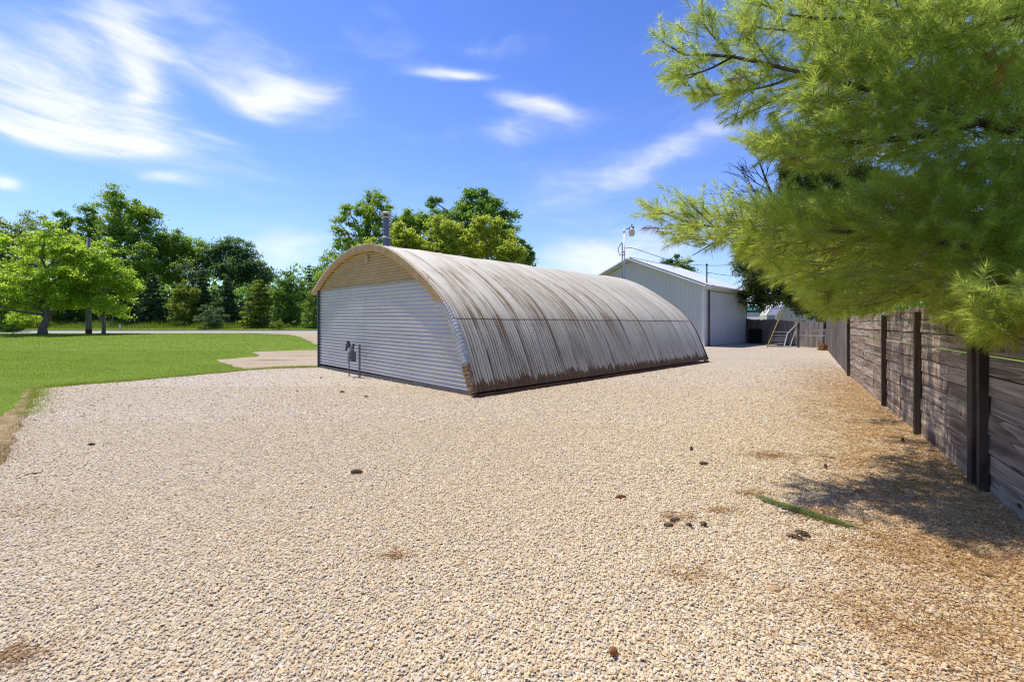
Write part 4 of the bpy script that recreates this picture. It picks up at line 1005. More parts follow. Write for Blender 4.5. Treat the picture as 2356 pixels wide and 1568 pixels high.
# green sprig
sp = smoothc([onground(1752, 1157), onground(1800, 1173), onground(1860, 1193), onground(1920, 1213), onground(1990, 1226)], 2) + UP * .035
spr = thing('green_pine_sprig', 'fallen green pine sprig with long needles lying on the gravel', 'pine sprig', sp[0])
mb = MB(); mb.tube(resample(sp, 20), np.linspace(.003, .0045, 20), 6); mk('stem', mb, M['ptwig'], spr)
n = 330; q = resample(sp, 200); f_ = rng.beta(1.4, 1.2, n); i_ = (f_ * 185).astype(int); base_ = q[i_]; dr = q[np.minimum(i_ + 12, 199)] - q[i_]; dr = -dr / np.linalg.norm(dr, axis=1)[:, None]
dr = dr + np.column_stack([rng.normal(0, .14, n), rng.normal(0, .14, n), rng.uniform(-.02, .12, n)])
V, Fc, tt = slivers(base_ + np.column_stack([rng.normal(0, .012, n), rng.normal(0, .012, n), rng.uniform(0, .03, n)]), dr, rng.uniform(.12, .24, n), .0042, rng.random(n))
mknp('needles', V, Fc, foliage('sprig_needles', (.09, .15, .03), (.27, .34, .10), (.3, .4, .06), .35), spr, attrs={'tint': tt})
# ------------------------------------------------------------------ trees
def leaf_quads(P, size, up=.4, asp=.6, droop=None):
    n = len(P); N = rng.normal(0, 1, (n, 3)); N[:, 2] += up * 1.5; N /= np.linalg.norm(N, axis=1)[:, None]
    A = np.cross(N, rng.normal(0, 1, (n, 3))); A /= np.linalg.norm(A, axis=1)[:, None]
    if droop is not None:
        A = A * .6 + droop; A /= np.linalg.norm(A, axis=1)[:, None]; N = np.cross(A, rng.normal(0, 1, (n, 3))); N /= np.linalg.norm(N, axis=1)[:, None]
    Bv = np.cross(N, A); s = (size * rng.uniform(.6, 1.25, n))[:, None]
    V = np.stack([P - A * s * .5, P + Bv * s * asp * .5 + A * s * .08, P + A * s * .6, P - Bv * s * asp * .5 + A * s * .08], 1)
    return V.reshape(-1, 3), np.arange(4 * n).reshape(-1, 4)

def put_crown(root, P, size, m, up=.4, asp=.6, droop=None, tint=None, name='crown'):
    V, Fq = leaf_quads(P, size, .75 if up == .4 else up, asp, droop)
    tint = rng.random(len(P)) if tint is None else tint
    return mknp(name, V, Fq, m, root, attrs={'tint': np.repeat(tint, 4)})

def limb(p, q, bend, k=7):
    p, q = np.asarray(p, float), np.asarray(q, float); L = np.linalg.norm(q - p); f = np.linspace(0, 1, k)[:, None]
    c = p + (q - p) * f; c[:, 2] += np.sin(f[:, 0] * PI) * L * bend
    c[1:-1] += rng.normal(0, .025 * L, (k - 2, 3)); return c

LEAFX = 2.0
def broadleaf(name, label, u, vtop, Y, hw, m, n=7000, leaf=.26, shape='oval', bare=.22, trunk=None, clump=.75, group='trees of the wood across the road', depthr=1.0, lobes=None, nclump=None, cat='tree', bark='bark', sparse=1.0):
    x = (u - CX) / F * Y; z0 = float(gh(x, Y)); H = EYE + (HY - vtop) / F * Y - z0; R = hw / F * Y
    base = np.array([x, Y, z0 - .1]); root = thing(name, label, cat, base, group)
    trunk = trunk or max(.12, H * .022)
    top = base + UP * (H * .80)
    mb = MB(); tr = limb(base, top, 0, 9); tr[0] = base; tr[1][:2] = base[:2] + rng.normal(0, .02, 2)
    rad = np.linspace(1, .12, 9) * trunk; rad[0] *= 1.25; mb.tube(tr, rad, 10)
    # lobes make the outline uneven
    L = []
    if lobes:
        for (lu, lv, lr) in lobes:
            L.append((np.array([(lu - CX) / F * Y, Y + rng.normal(0, R * .25), EYE + (HY - lv) / F * Y]), np.array([1, 1, .9]) * lr * (1.22 if Y > 60 else 1.08) / F * Y))
    else:
        k = 13
        for i in range(k):
            f = (i + .5) / k; a = i * 2.4 + rng.uniform(-.4, .4)
            zz = bare + (1 - bare) * (.10 + .84 * f)
            if shape == 'oval': w = math.sin(PI * (.16 + .72 * f)) ** .7
            elif shape == 'round': w = math.sin(PI * (.22 + .60 * f)) ** .6
            elif shape == 'vase': w = .45 + .55 * math.sin(PI * (.1 + .75 * f))
            else: w = math.sin(PI * (.2 + .65 * f)) ** .8
            rr = R * rng.uniform(.42, .60) * (.55 + .45 * w)
            ro = max(0, R * w - rr * .75) * rng.uniform(.65, 1.05)
            L.append((base + np.array([math.cos(a) * ro, math.sin(a) * ro * depthr, H * zz - rr * .25]), np.array([rr, rr * depthr, rr * (1.25 if shape == 'vase' else .85)])))
    P, T = [], []
    nc = nclump or max(60, int(n / 48)); vol = np.array([l[1][0] ** 2 for l in L]); vol /= vol.sum()
    for (c, r), fr in zip(L, vol):
        mb.tube(limb(tr[min(8, max(2, int((c[2] - base[2]) / (H * .8) * 6)))], c, .06), np.linspace(.42, .10, 7) * trunk, 6)
        kk = max(4, int(nc * fr)); d = rng.normal(0, 1, (kk, 3)); d /= np.linalg.norm(d, axis=1)[:, None]
        cc = c + d * r * (rng.random((kk, 1)) ** .42) * 1.0
        for q in cc[::3]: mb.tube(limb(c, q, .08, 4), np.linspace(.10, .03, 4) * trunk, 4, cap=False)
        per = max(6, int(LEAFX * n * fr / kk)); cr = 1.12 * clump * rng.uniform(.55, 1.15, kk)
        pp = cc[:, None, :] + rng.normal(0, .42, (kk, per, 3)) * cr[:, None, None] * np.array([1, 1, .62])
        keep = rng.random((kk, per)) < sparse
        P.append(pp[keep]); T.append((rng.random((kk, 1)) * .55 + rng.random((kk, per)) * .45)[keep])
    mk('trunk', mb, M[bark], root, smooth=True)
    P = np.concatenate(P); T = np.concatenate(T); k = P[:, 2] > z0 + .25
    put_crown(root, P[k], leaf * .86, M[m], tint=T[k])
    return root

def conifer(name, label, u, vtop, Y, hw, m, n=6000, leaf=.34, start=.03, power=.85, group='trees of the wood across the road', cat='conifer', droop=.35, ragged_=.22, wh=None):
    x = (u - CX) / F * Y; z0 = float(gh(x, Y)); H = EYE + (HY - vtop) / F * Y - z0; R = hw / F * Y
    base = np.array([x, Y, z0 - .1]); root = thing(name, label, cat, base, group)
    mb = MB(); mb.tube([base, base + UP * H * .5 + [.05, 0, 0], base + UP * H * .99], [H * .022, H * .013, .02], 8)
    P, T, Dr = [], [], []; wh = wh or max(10, int(H / .55))
    tot = []
    for i in range(wh):
        f = start + (1 - start) * (i / wh) ** .95; r = R * (1 - f) ** power + .12
        for j in range(7 if f < .85 else 5):
            a = rng.uniform(0, 2 * PI); rr = r * rng.uniform(1 - ragged_ * 1.6, 1 + ragged_ * .6)
            p0 = base + UP * H * f; tip = p0 + np.array([math.cos(a) * rr, math.sin(a) * rr, rr * (.12 - droop * .6)])
            c = limb(p0, tip, .07, 5); mb.tube(c, np.linspace(.05, .012, 5) * (.4 + rr / 3), 4, cap=False)
            tot.append((c, rr))
    W_ = np.array([t[1] for t in tot]); W_ /= W_.sum()
    for (c, rr), w in zip(tot, W_):
        k = max(6, int(n * w)); fr = rng.random(k) ** .7; q = resample(c, 30)[(fr * 29).astype(int)]
        d = unit((c[-1] - c[0]) * [1, 1, 0]); sd_ = np.array([-d[1], d[0], 0])
        lat = rng.normal(0, 1, k) * rr * .24 * (1.15 - fr)
        q = q + sd_ * lat[:, None] + d * (np.abs(lat) * -.3)[:, None]; q[:, 2] += -np.abs(rng.normal(0, 1, k)) * .13 * (1 + droop) - np.abs(lat) * .12
        P.append(q); T.append(np.clip(.25 + .6 * fr * rng.random(k) + .25 * rng.random() - .1, 0, 1)); Dr.append(np.tile(d * .7 + [0, 0, -droop], (k, 1)))
    mk('trunk', mb, M['bark'], root, smooth=True)
    put_crown(root, np.concatenate(P), leaf, M[m], droop=np.concatenate(Dr), asp=.38, tint=np.concatenate(T))
    return root

WD = 'trees of the wood across the road'
LW = 'trees standing on the lawn edge'
broadleaf('maple_tree', 'bright green forked maple on the lawn edge at the far left of the lawn', 98, 527, 38.5, 118, 'maple', 15000, .24, lobes=[(30, 605, 42), (-15, 575, 45), (-30, 640, 50), (20, 680, 40), (60, 560, 38), (60, 640, 45), (130, 560, 42), (115, 610, 45), (160, 575, 38), (165, 630, 42), (180, 680, 38), (120, 680, 38), (140, 538, 26), (75, 700, 28), (175, 550, 22), (-40, 700, 40), (110, 650, 40), (200, 640, 30), (60, 692, 30), (150, 690, 30), (105, 668, 28), (30, 712, 22)], bare=.18, trunk=.30, clump=.62, group=LW)
broadleaf('maple_tree', 'yellow green maple with low hanging branches just right of the utility pole', 238, 580, 40.0, 80, 'maple', 10000, .22, lobes=[(215, 610, 32), (250, 605, 30), (232, 640, 36), (275, 640, 32), (205, 660, 32), (295, 668, 28), (250, 680, 34), (285, 705, 24), (215, 700, 28), (262, 720, 18), (310, 660, 18), (228, 588, 18), (185, 695, 24)], bare=.12, trunk=.13, clump=.55, group=LW)
# tall back row
broadleaf('ash_tree', 'dark olive broad tree rising behind the lawn maple at the left edge', 8, 484, 66, 75, 'olive', 9500, .36, 'round', clump=1.1)
broadleaf('locust_tree', 'thin airy olive tree with feathery flat top behind the maple', 95, 491, 66, 48, 'olive', 4600, .30, 'vase', .4, clump=.8, sparse=.8)
broadleaf('poplar_tree', 'narrow leaning dark tree, left one of the two slim tops above the maples', 150, 472, 66, 28, 'deep', 3600, .34, 'oval', .35, clump=.75)
broadleaf('poplar_tree', 'tall narrow dark tree directly behind the utility pole', 202, 460, 66, 34, 'deep', 4800, .34, 'oval', .3, clump=.8)
broadleaf('cottonwood_tree', 'tallest dark green spreading tree of the wood, right of the utility pole', 290, 447, 66, 86, 'mid', 17000, .36, 'oval', .18, clump=1.05, lobes=[(285, 470, 26), (262, 490, 32), (310, 490, 30), (345, 495, 26), (255, 530, 34), (300, 530, 38), (345, 535, 32), (370, 555, 26), (270, 580, 40), (320, 585, 42), (360, 600, 36), (240, 575, 26), (280, 452, 16), (338, 478, 16), (250, 620, 30), (300, 630, 40)])
broadleaf('oak_tree', 'mid green rounded tree filling the wood between the tallest tree and the bluish tree', 410, 534, 68, 62, 'mid', 10500, .36, 'round', .1, clump=1.0, lobes=[(395, 560, 26), (425, 565, 28), (380, 590, 30), (450, 590, 30), (410, 600, 36), (470, 615, 28), (365, 620, 28), (430, 630, 34), (405, 545, 14)])
broadleaf('bluish_oak_tree', 'dark bluish green domed tree standing above the conifers, well right of the tallest tree', 535, 548, 68, 70, 'blue', 11000, .36, 'round', .1, clump=.95, lobes=[(500, 572, 24), (530, 566, 22), (556, 580, 26), (515, 600, 32), (560, 612, 34), (590, 622, 28), (540, 630, 34), (490, 600, 22), (606, 640, 22)])
conifer('spruce_tree', 'slim pointed spruce top poking above the skyline left of the hut', 712, 603, 74, 40, 'blue', 2600, .4, .1)
broadleaf('dark_broadleaf_tree', 'dark green tree half hidden behind the left edge of the hut', 741, 607, 60, 36, 'deep', 3500, .32, 'oval', .05, clump=.8)
# middle row
conifer('spruce_tree', 'dark spruce with drooping skirts right of the yellow green maple', 352, 618, 60, 55, 'spruce', 6000, .40, .02)
broadleaf('larch_tree', 'yellow tinged bushy tree between the dark spruces', 425, 642, 59, 36, 'larch', 4200, .26, 'oval', .05, clump=.6)
broadleaf('poplar_sapling', 'pale silvery green tree top showing above the yellow tinged tree', 440, 598, 64, 30, 'silver', 2600, .28, 'round', .1, clump=.6)
conifer('spruce_tree', 'dark spruce right beside the yellow tinged bushy tree', 468, 612, 62, 44, 'spruce', 5200, .40, .02)
conifer('spruce_tree', 'darkest dense spruce in the shade below the bluish domed tree', 522, 628, 61, 46, 'spruce', 5200, .40, .02)
conifer('pine_tree', 'bright yellow green pine with layered boughs in front of the dark spruces', 596, 634, 57, 52, 'larch', 7500, .36, .02, .6, droop=.15)
broadleaf('hedge_maple', 'dense dark rounded tree with a reddish yellow sheen left of the hut', 668, 624, 60, 46, 'deep', 5600, .28, 'round', .05, clump=.7)
conifer('cedar_tree', 'green cedar standing between the rounded dark tree and the hut wall', 722, 646, 56, 34, 'mid', 3600, .30, .02, .7, droop=.2)
broadleaf('wood_edge_tree', 'dark broad tree of the wood seen between the maple trunk and the pole', 150, 640, 62, 70, 'deep', 5600, .34, 'round', .02, clump=1.0)
broadleaf('wood_edge_tree', 'dark low tree of the wood at the left edge behind the shrubs', 30, 650, 60, 70, 'mid', 5600, .34, 'round', .02, clump=1.0)
broadleaf('wood_edge_tree', 'dark tree of the wood filling the gap behind the low maple', 270, 630, 63, 60, 'deep', 5200, .34, 'round', .02, clump=1.0)
broadleaf('elder_shrub', 'bright green leafy shrub at the foot of the dark spruces', 482, 702, 55, 38, 'silver', 2600, .22, 'round', .02, clump=.45, cat='shrub', trunk=.06, group='shrubs along the verge')
broadleaf('willow_shrub', 'low bright green shrub on the verge left of the hut', 640, 736, 54, 24, 'weed', 1500, .16, 'round', .02, clump=.3, cat='shrub', trunk=.03, group='shrubs along the verge')
broadleaf('lilac_shrub', 'dark bush on the lawn at the far left edge', 30, 750, 37, 30, 'mid', 2600, .13, 'round', .02, clump=.3, cat='shrub', trunk=.04, group='shrubs along the verge', lobes=[(5, 760, 14), (25, 757, 13), (42, 763, 10), (-15, 758, 15), (15, 766, 10)])
broadleaf('dogwood_shrub', 'leafy pale shrub behind the maple trunk across the road', 62, 712, 56, 40, 'maple', 2200, .22, 'round', .02, clump=.5, cat='shrub', trunk=.05, group='shrubs along the verge')
# understorey that reads as one dark mass
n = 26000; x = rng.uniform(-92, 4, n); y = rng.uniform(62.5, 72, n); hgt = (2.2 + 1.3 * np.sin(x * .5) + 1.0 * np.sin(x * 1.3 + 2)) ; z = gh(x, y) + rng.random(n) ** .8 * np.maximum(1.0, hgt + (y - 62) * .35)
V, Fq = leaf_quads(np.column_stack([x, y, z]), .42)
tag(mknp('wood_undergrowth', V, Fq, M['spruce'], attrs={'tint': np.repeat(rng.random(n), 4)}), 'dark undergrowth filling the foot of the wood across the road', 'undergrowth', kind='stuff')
n = 100000; x = rng.uniform(-150, 150, n); y = rng.uniform(84, 110, n); z = gh(x, y) + rng.random(n) ** .8 * (9.5 + 2.0 * np.sin(x * .3) + 1.3 * np.sin(x * .9 + 1)) * (1 - .6 * sst(-12, -2, x) + .6 * sst(62, 76, x))
V, Fq = leaf_quads(np.column_stack([x, y, z]), .75)
tag(mknp('distant_woodland', V, Fq, M['deep'], attrs={'tint': np.repeat(rng.random(n), 4)}), 'far belt of woodland closing the horizon behind the nearer trees', 'woodland', kind='stuff')
# thin pale stems in the gap
for i, (u0, v0, u1, v1) in enumerate([(240, 756, 222, 706), (243, 756, 238, 700), (252, 756, 262, 712)]):
    a = at(u0, v0, 56); a[2] = gh(a[0], 56); b = at(u1, v1, 56.5); mb = MB(); mb.tube(limb(a, b, 0, 5), np.linspace(.09, .05, 5), 6)
    tag(mk('sapling', mb, M['upole'], None, a, smooth=True), ['leaning pale bare stem, leftmost of three right of the pole', 'upright pale bare stem in the middle of three right of the pole', 'pale bare stem leaning right, rightmost of three beside the pole'][i], 'sapling', 'pale bare stems at the wood edge')
# behind the hut
BHG = 'trees rising behind the hut'
broadleaf('aspen_tree', 'tall upright green tree with spiky shoots behind the flue pipe', 838, 438, 46, 82, 'mid', 12000, .24, 'vase', .1, clump=.55, group=BHG, lobes=[(848, 462, 20), (825, 470, 20), (872, 466, 22), (890, 480, 16), (815, 500, 26), (850, 500, 30), (885, 510, 28), (795, 540, 28), (830, 545, 34), (870, 550, 34), (905, 545, 22), (775, 580, 24), (810, 590, 34), (768, 555, 12), (840, 448, 12), (865, 445, 10), (785, 510, 10), (760, 600, 18), (755, 580, 10), (790, 625, 30), (905, 500, 12), (800, 478, 9), (860, 590, 34), (765, 640, 24)])
broadleaf('basswood_tree', 'lower dark green tree filling the gap between the spiky tree and the big dome', 952, 484, 50, 50, 'mid', 6500, .26, 'round', .1, clump=.6, group=BHG, lobes=[(935, 508, 22), (965, 504, 22), (990, 515, 20), (915, 530, 24), (950, 540, 30), (985, 550, 28), (945, 490, 9), (925, 500, 10)])
broadleaf('walnut_tree', 'biggest dark green domed tree behind the hut, topping the skyline', 1100, 428, 48, 110, 'deep', 16000, .30, 'round', .1, clump=.62, group=BHG, lobes=[(1085, 458, 28), (1060, 470, 26), (1112, 462, 26), (1130, 480, 26), (1075, 500, 34), (1110, 505, 34), (1010, 483, 15), (1030, 492, 16), (1000, 478, 9), (1165, 492, 18), (1180, 496, 12), (1150, 520, 28), (1178, 520, 14), (1040, 530, 32), (1090, 545, 40), (1150, 560, 34), (1190, 570, 24), (1210, 588, 18), (1222, 600, 12), (1075, 440, 12), (1108, 436, 12), (1205, 560, 12), (1020, 510, 18), (1200, 600, 22)])
broadleaf('young_locust_tree', 'light yellow green feathery tree directly right of the flue pipe', 935, 525, 38, 52, 'locust', 8500, .20, 'vase', .1, clump=.45, group=BHG, lobes=[(925, 530, 16), (908, 550, 20), (945, 548, 22), (925, 575, 28), (965, 560, 18), (960, 590, 28), (900, 590, 22), (885, 580, 12), (985, 580, 20), (918, 522, 9)])
broadleaf('young_locust_tree', 'light yellow green feathery tree in the middle of the pale row behind the hut roof', 1030, 505, 38, 58, 'locust', 9500, .20, 'vase', .1, clump=.45, group=BHG, lobes=[(1000, 515, 14), (1005, 545, 24), (1040, 525, 18), (1060, 530, 16), (1035, 560, 28), (1070, 560, 24), (1000, 580, 28), (1045, 595, 30), (1080, 590, 26), (1005, 505, 8), (1050, 515, 9)])
broadleaf('young_locust_tree', 'light yellow green feathery tree at the right end of the pale row behind the hut', 1135, 496, 38, 66, 'locust', 11000, .20, 'vase', .1, clump=.45, group=BHG, lobes=[(1112, 512, 14), (1105, 535, 22), (1143, 520, 16), (1140, 545, 24), (1170, 545, 18), (1110, 570, 28), (1150, 575, 28), (1180, 575, 20), (1120, 600, 30), (1170, 605, 26), (1112, 500, 8), (1143, 508, 9), (1190, 590, 16)])
broadleaf('young_locust_tree', 'small light green tree showing left of the flue pipe just over the rim', 850, 556, 36, 30, 'locust', 3200, .20, 'vase', .1, clump=.4, group=BHG, lobes=[(852, 562, 14), (835, 575, 14), (868, 572, 14), (850, 590, 22), (820, 592, 12), (880, 588, 10)])
broadleaf('distant_oak_tree', 'small dark tree far away above the white barn roof', 1558, 592, 75, 40, 'blue', 3800, .34, 'round', .1, clump=.75, group=None, lobes=[(1537, 604, 13), (1560, 604, 16), (1578, 612, 13), (1528, 612, 9), (1552, 618, 18), (1588, 620, 9), (1545, 640, 20), (1570, 640, 20)])

# utility pole and marker post by the road
q = np.array([(204 - CX) / F * 39.5, 39.5, 0]); q[2] = gh(q[0], q[1])
up_ = thing('utility_pole', 'weathered grey wooden utility pole between the two lawn maples', 'utility pole', q)
mb = MB()
for k in range(1):
    P = np.array([q - UP * .1, q + UP * 4.5, q + UP * 8.35]); r_ = np.array([.215, .18, .14]); mb.tube(P, r_, 14)
mb.at['gr'] = [(0, np.column_stack([mb.v[0][:, 0] * 3, mb.v[0][:, 1] * 0, mb.v[0][:, 2]]))]; mb.at['tint'] = [(0, np.full(len(mb.v[0]), .3))]
mk('pole', mb, M['upole'], up_, smooth=True)
mb = MB(); mb.tube([q - UP * .05, q + UP * .42], [.225, .222], 14); mk('base_band', mb, plain('pole_base_stain', (.10, .035, .022), .9), up_)
q = np.array([(276 - CX) / F * 52, 52, 0]); q[2] = gh(q[0], 52); mb = MB(); mb.tube([q, q + UP * .62, q + UP * .66], [.09, .09, .05], 10)
tag(mk('marker_post', mb, M['barntrim'], None, q), 'short white marker post on the verge across the road', 'marker post')

# dark cedar and bare tree by the far corner
cx_, cy_ = (1890 - CX) / F * 37, 37.0; base = np.array([cx_, cy_, 0.])
ced = thing('dark_cedar_tree', 'dark dense cedar behind the far fence, half hidden by the pine', 'cedar tree', base)
mb = MB(); mb.tube([base, base + UP * 8, base + UP * 14.5], [.35, .2, .04], 9); mk('trunk', mb, M['bark'], ced, smooth=True)
PP, TT = [], []
for (u, v, r_) in [(1745, 640, 42), (1730, 605, 32), (1775, 665, 45), (1735, 680, 24), (1820, 660, 45), (1860, 690, 40), (1800, 605, 60), (1770, 570, 36), (1860, 620, 60), (1830, 540, 55), (1880, 560, 55), (1820, 480, 40), (1865, 480, 45), (1825, 425, 32), (1860, 420, 36), (1900, 430, 40), (1935, 420, 36), (1810, 400, 22), (1850, 385, 28), (1905, 385, 30), (1960, 400, 34), (1995, 415, 26), (1880, 700, 28), (1760, 690, 22), (1900, 640, 60), (1725, 650, 24), (1945, 480, 50), (1950, 560, 60), (1800, 390, 14)]:
    c = at(u, v, 37.0) + [0, rng.normal(0, .9), 0]; R_ = r_ / F * 37; k = int(22 * (r_ / 30) ** 2) + 6
    d = rng.normal(0, 1, (k, 3)); d /= np.linalg.norm(d, axis=1)[:, None]; cc = c + d * R_ * rng.random((k, 1)) ** .4
    pp = cc[:, None, :] + rng.normal(0, .19, (k, 110, 3)) * [1, 1, 1.2]; PP.append(pp.reshape(-1, 3)); TT.append((rng.random((k, 1)) * .6 + rng.random((k, 110)) * .4).ravel())
put_crown(ced, np.concatenate(PP), .18, M['cedar'], tint=np.concatenate(TT), asp=.5)
mb = MB()
for (u0, v0, u1, v1) in [(1745, 640, 1692, 652), (1742, 648, 1683, 668), (1740, 630, 1700, 628), (1720, 645, 1700, 662)]:
    c = limb(at(u0, v0, 35), at(u1, v1, 34), .04, 6); mb.tube(c, np.linspace(.045, .012, 6), 5)
    for j in range(5):
        p = c[rng.integers(2, 6)]; mb.tube([p, p + np.array([-rng.uniform(.1, .6), rng.normal(0, .2), rng.normal(0, .3)])], [.014, .008], 4)
mk('dead_branch', mb, M['dead'], ced)
bt0 = np.array([(1893 - CX) / F * 42, 42, 0.]); bt = thing('bare_dead_tree', 'leafless dead tree with fine dark twigs between the pine boughs', 'dead tree', bt0)
mb = MB()
def twigs(p, d, L, r, dep):
    c = limb(p, p + d * L, .03, 5); mb.tube(c, np.linspace(r, r * .55, 5), 5 if dep < 2 else 4, cap=False)
    if dep >= 4 or L < .25: return
    for k in range(3 if dep < 3 else 2):
        f = rng.uniform(.35, 1.0); q = c[int(f * 4)]; nd = unit(d + rng.normal(0, .42, 3) + [(-.10), 0, .10]); twigs(q, nd, L * rng.uniform(.5, .75), max(.016, r * .55), dep + 1)
tp0 = at(1783, 470, 42); mb.tube([bt0, at(1850, 600, 42), tp0, at(1758, 405, 42), at(1738, 352, 42)], [.22, .18, .13, .08, .03], 8)
for (u, v, u1, v1, r_) in [(1783, 470, 1700, 415, .06), (1775, 450, 1690, 385, .055), (1765, 425, 1712, 372, .05), (1760, 410, 1782, 350, .045), (1752, 390, 1725, 345, .035), (1790, 500, 1680, 455, .06), (1788, 490, 1668, 420, .055), (1780, 460, 1820, 375, .06), (1745, 370, 1738, 340, .025), (1795, 530, 1660, 480, .055), (1790, 510, 1650, 455, .05)]:
    a = at(u, v, 42); b = at(u1, v1, 42) + [0, rng.normal(0, .8), 0]; twigs(a, unit(b - a), np.linalg.norm(b - a) * .8, r_, 1)
mk('branches', mb, M['dead'], bt)

# ------------------------------------------------------------------ the big pine
pb = np.array([9.3, 6.6, 0.]); pine = thing('white_pine_tree', 'large bright green long needled pine reaching over the fence at the right', 'pine tree', pb)
mb = MB(); tk = np.array([pb - UP * .1, pb + [0, .05, 3], pb + [.1, 0, 6.5], pb + [.1, .1, 11]]); mb.tube(resample(smoothc(tk, 2), 14), np.linspace(.36, .10, 14), 14); mk('trunk', mb, M['pbark'], pine, smooth=True)
OUT = [(1735, -700), (1735, 0), (1715, 18), (1695, 38), (1660, 50), (1605, 40), (1560, 80), (1515, 88), (1545, 128), (1555, 180), (1610, 222), (1650, 243), (1700, 272), (1795, 280), (1815, 300), (1765, 318), (1720, 320), (1742, 348), (1790, 372), (1850, 388), (1950, 378), (2030, 362), (2085, 385), (2060, 415), (1980, 445), (1880, 455), (1790, 465), (1700, 472), (1640, 455), (1585, 462), (1560, 482), (1495, 470), (1505, 520), (1545, 555), (1590, 565), (1640, 562), (1700, 573), (1745, 593), (1815, 630), (1855, 655), (1885, 706), (1935, 716), (1984, 698), (2070, 698), (2114, 684), (2186, 680), (2200, 735), (2255, 765), (2300, 772), (2390, 765), (3600, 700), (3600, -700)]
sk = []       # skeleton: list of (points, r0, r1)
def br(pts, r0, r1, start=None):
    P = [at(*p) for p in pts]
    if start is not None: P = [np.asarray(start, float)] + P
    P = smoothc(P, 2); sk.append((P, r0, r1)); return P
T_ = lambda z: pb + UP * z
br([(2249, 282, 4.45), (2148, 249, 4.4), (1941, 189, 4.5), (1844, 169, 4.6), (1774, 150, 4.7), (1677, 128, 4.8), (1600, 126, 4.72), (1558, 128, 4.7), (1523, 96, 4.65)], .060, .006, T_(3.9))
br([(2249, 282, 4.45), (2117, 315, 4.5), (1985, 326, 4.7), (1853, 339, 5.0), (1765, 332, 5.4), (1727, 325, 5.4)], .034, .005)
br([(2400, 5, 5.2), (2240, 4, 5.0), (2095, 22, 4.9), (1989, 44, 4.8), (1831, 44, 4.8), (1750, 10, 4.8)], .04, .008, T_(5.2))
br([(2400, 22, 4.7), (2267, 53, 4.6), (2082, 119, 4.5), (1990, 150, 4.5), (1900, 160, 4.5)], .03, .006, T_(4.9))
br([(2380, 70, 5.8), (2180, 90, 5.7), (1950, 112, 5.4), (1888, 90, 5.3), (1822, 70, 5.2), (1730, 66, 5.1), (1701, 44, 5.05)], .035, .005, T_(5.0))
br([(2179, 563, 4.4), (2073, 541, 4.45), (1941, 532, 4.7), (1800, 530, 5.0), (1695, 528, 5.2), (1589, 515, 5.15), (1545, 498, 5.1), (1503, 480, 5.1)], .050, .005, T_(2.5))
br([(2355, 506, 4.6), (2205, 506, 4.6), (2080, 520, 4.7), (1960, 560, 4.8)], .034, .008, T_(3.0))
br([(2230, 395, 5.9), (2108, 414, 5.8), (2007, 453, 5.6), (1900, 470, 5.5), (1800, 490, 5.4), (1700, 500, 5.35), (1610, 490, 5.3)], .034, .005, T_(3.4))
br([(2250, 590, 6.4), (2073, 594, 6.6), (1941, 651, 6.8), (1885, 690, 6.8)], .034, .006, T_(2.4))
br([(2300, 640, 4.6), (2280, 700, 4.45), (2262, 760, 4.35)], .022, .005, T_(2.4))
br([(2330, 600, 5.2), (2200, 640, 5.4), (2080, 680, 5.6), (1990, 710, 5.8)], .03, .006, T_(2.3))
br([(2120, 470, 7.8), (2000, 560, 8.2), (1900, 600, 8.4), (1790, 630, 8.3)], .035, .006, T_(2.8))
br([(2100, 620, 8.5), (2000, 660, 9.0), (1940, 700, 9.2)], .03, .006, T_(2.4))
br([(1844, 169, 5.0), (1774, 198, 5.0), (1721, 207, 5.0), (1642, 220, 5.0), (1612, 216, 5.0)], .014, .004)
br([(1850, 190, 5.1), (1780, 230, 5.1), (1720, 262, 5.1)], .012, .004)
br([(1774, 150, 4.9), (1740, 100, 4.9), (1715, 60, 4.9)], .010, .004)
br([(1680, 128, 4.8), (1640, 85, 4.8), (1612, 48, 4.8)], .010, .004)
br([(1690, 128, 4.8), (1625, 165, 4.8), (1560, 178, 4.8)], .010, .004)
br([(1695, 528, 5.2), (1640, 560, 5.2), (1592, 588, 5.2)], .010, .004)
br([(1640, 520, 5.2), (1600, 480, 5.2), (1560, 455, 5.2)], .010, .004)
for i in range(10):                                                  # boughs out of frame, above and to the right
    a = rng.uniform(2.2, 4.6); z = rng.uniform(3.5, 9); L = rng.uniform(2.2, 4.2) * (1 - z / 16)
    tip = T_(z) + np.array([math.cos(a) * L, math.sin(a) * L, -.1 * L]); P = limb(T_(z), tip, .06, 8); sk.append((P, .045, .006))
for i in range(8):
    a = rng.uniform(-1.4, 1.4); z = rng.uniform(2.6, 9); L = rng.uniform(2.0, 3.8) * (1 - z / 16); tip = T_(z) + np.array([math.cos(a) * L, math.sin(a) * L, -.1 * L]); sk.append((limb(T_(z), tip, .06, 8), .045, .006))
mb = MB(); nodes, ndir = [], []
for P, r0, r1 in sk:
    q = resample(np.array(P), max(8, int(len(P) * .8))); mb.tube(q, r0 * (1 - np.linspace(0, 1, len(q))) ** .8 + r1, 6)
    qq = resample(np.array(P), 40); nodes.append(qq[6:]); g_ = np.gradient(qq, axis=0); ndir.append((g_ / np.linalg.norm(g_, axis=1)[:, None])[6:])
mk('branches', mb, M['pbark'], pine, smooth=True)
nodes = np.concatenate(nodes); ndir = np.concatenate(ndir)
def uv_of(P): return CX + F * P[:, 0] / P[:, 1], HY - F * (P[:, 2] - EYE) / P[:, 1]
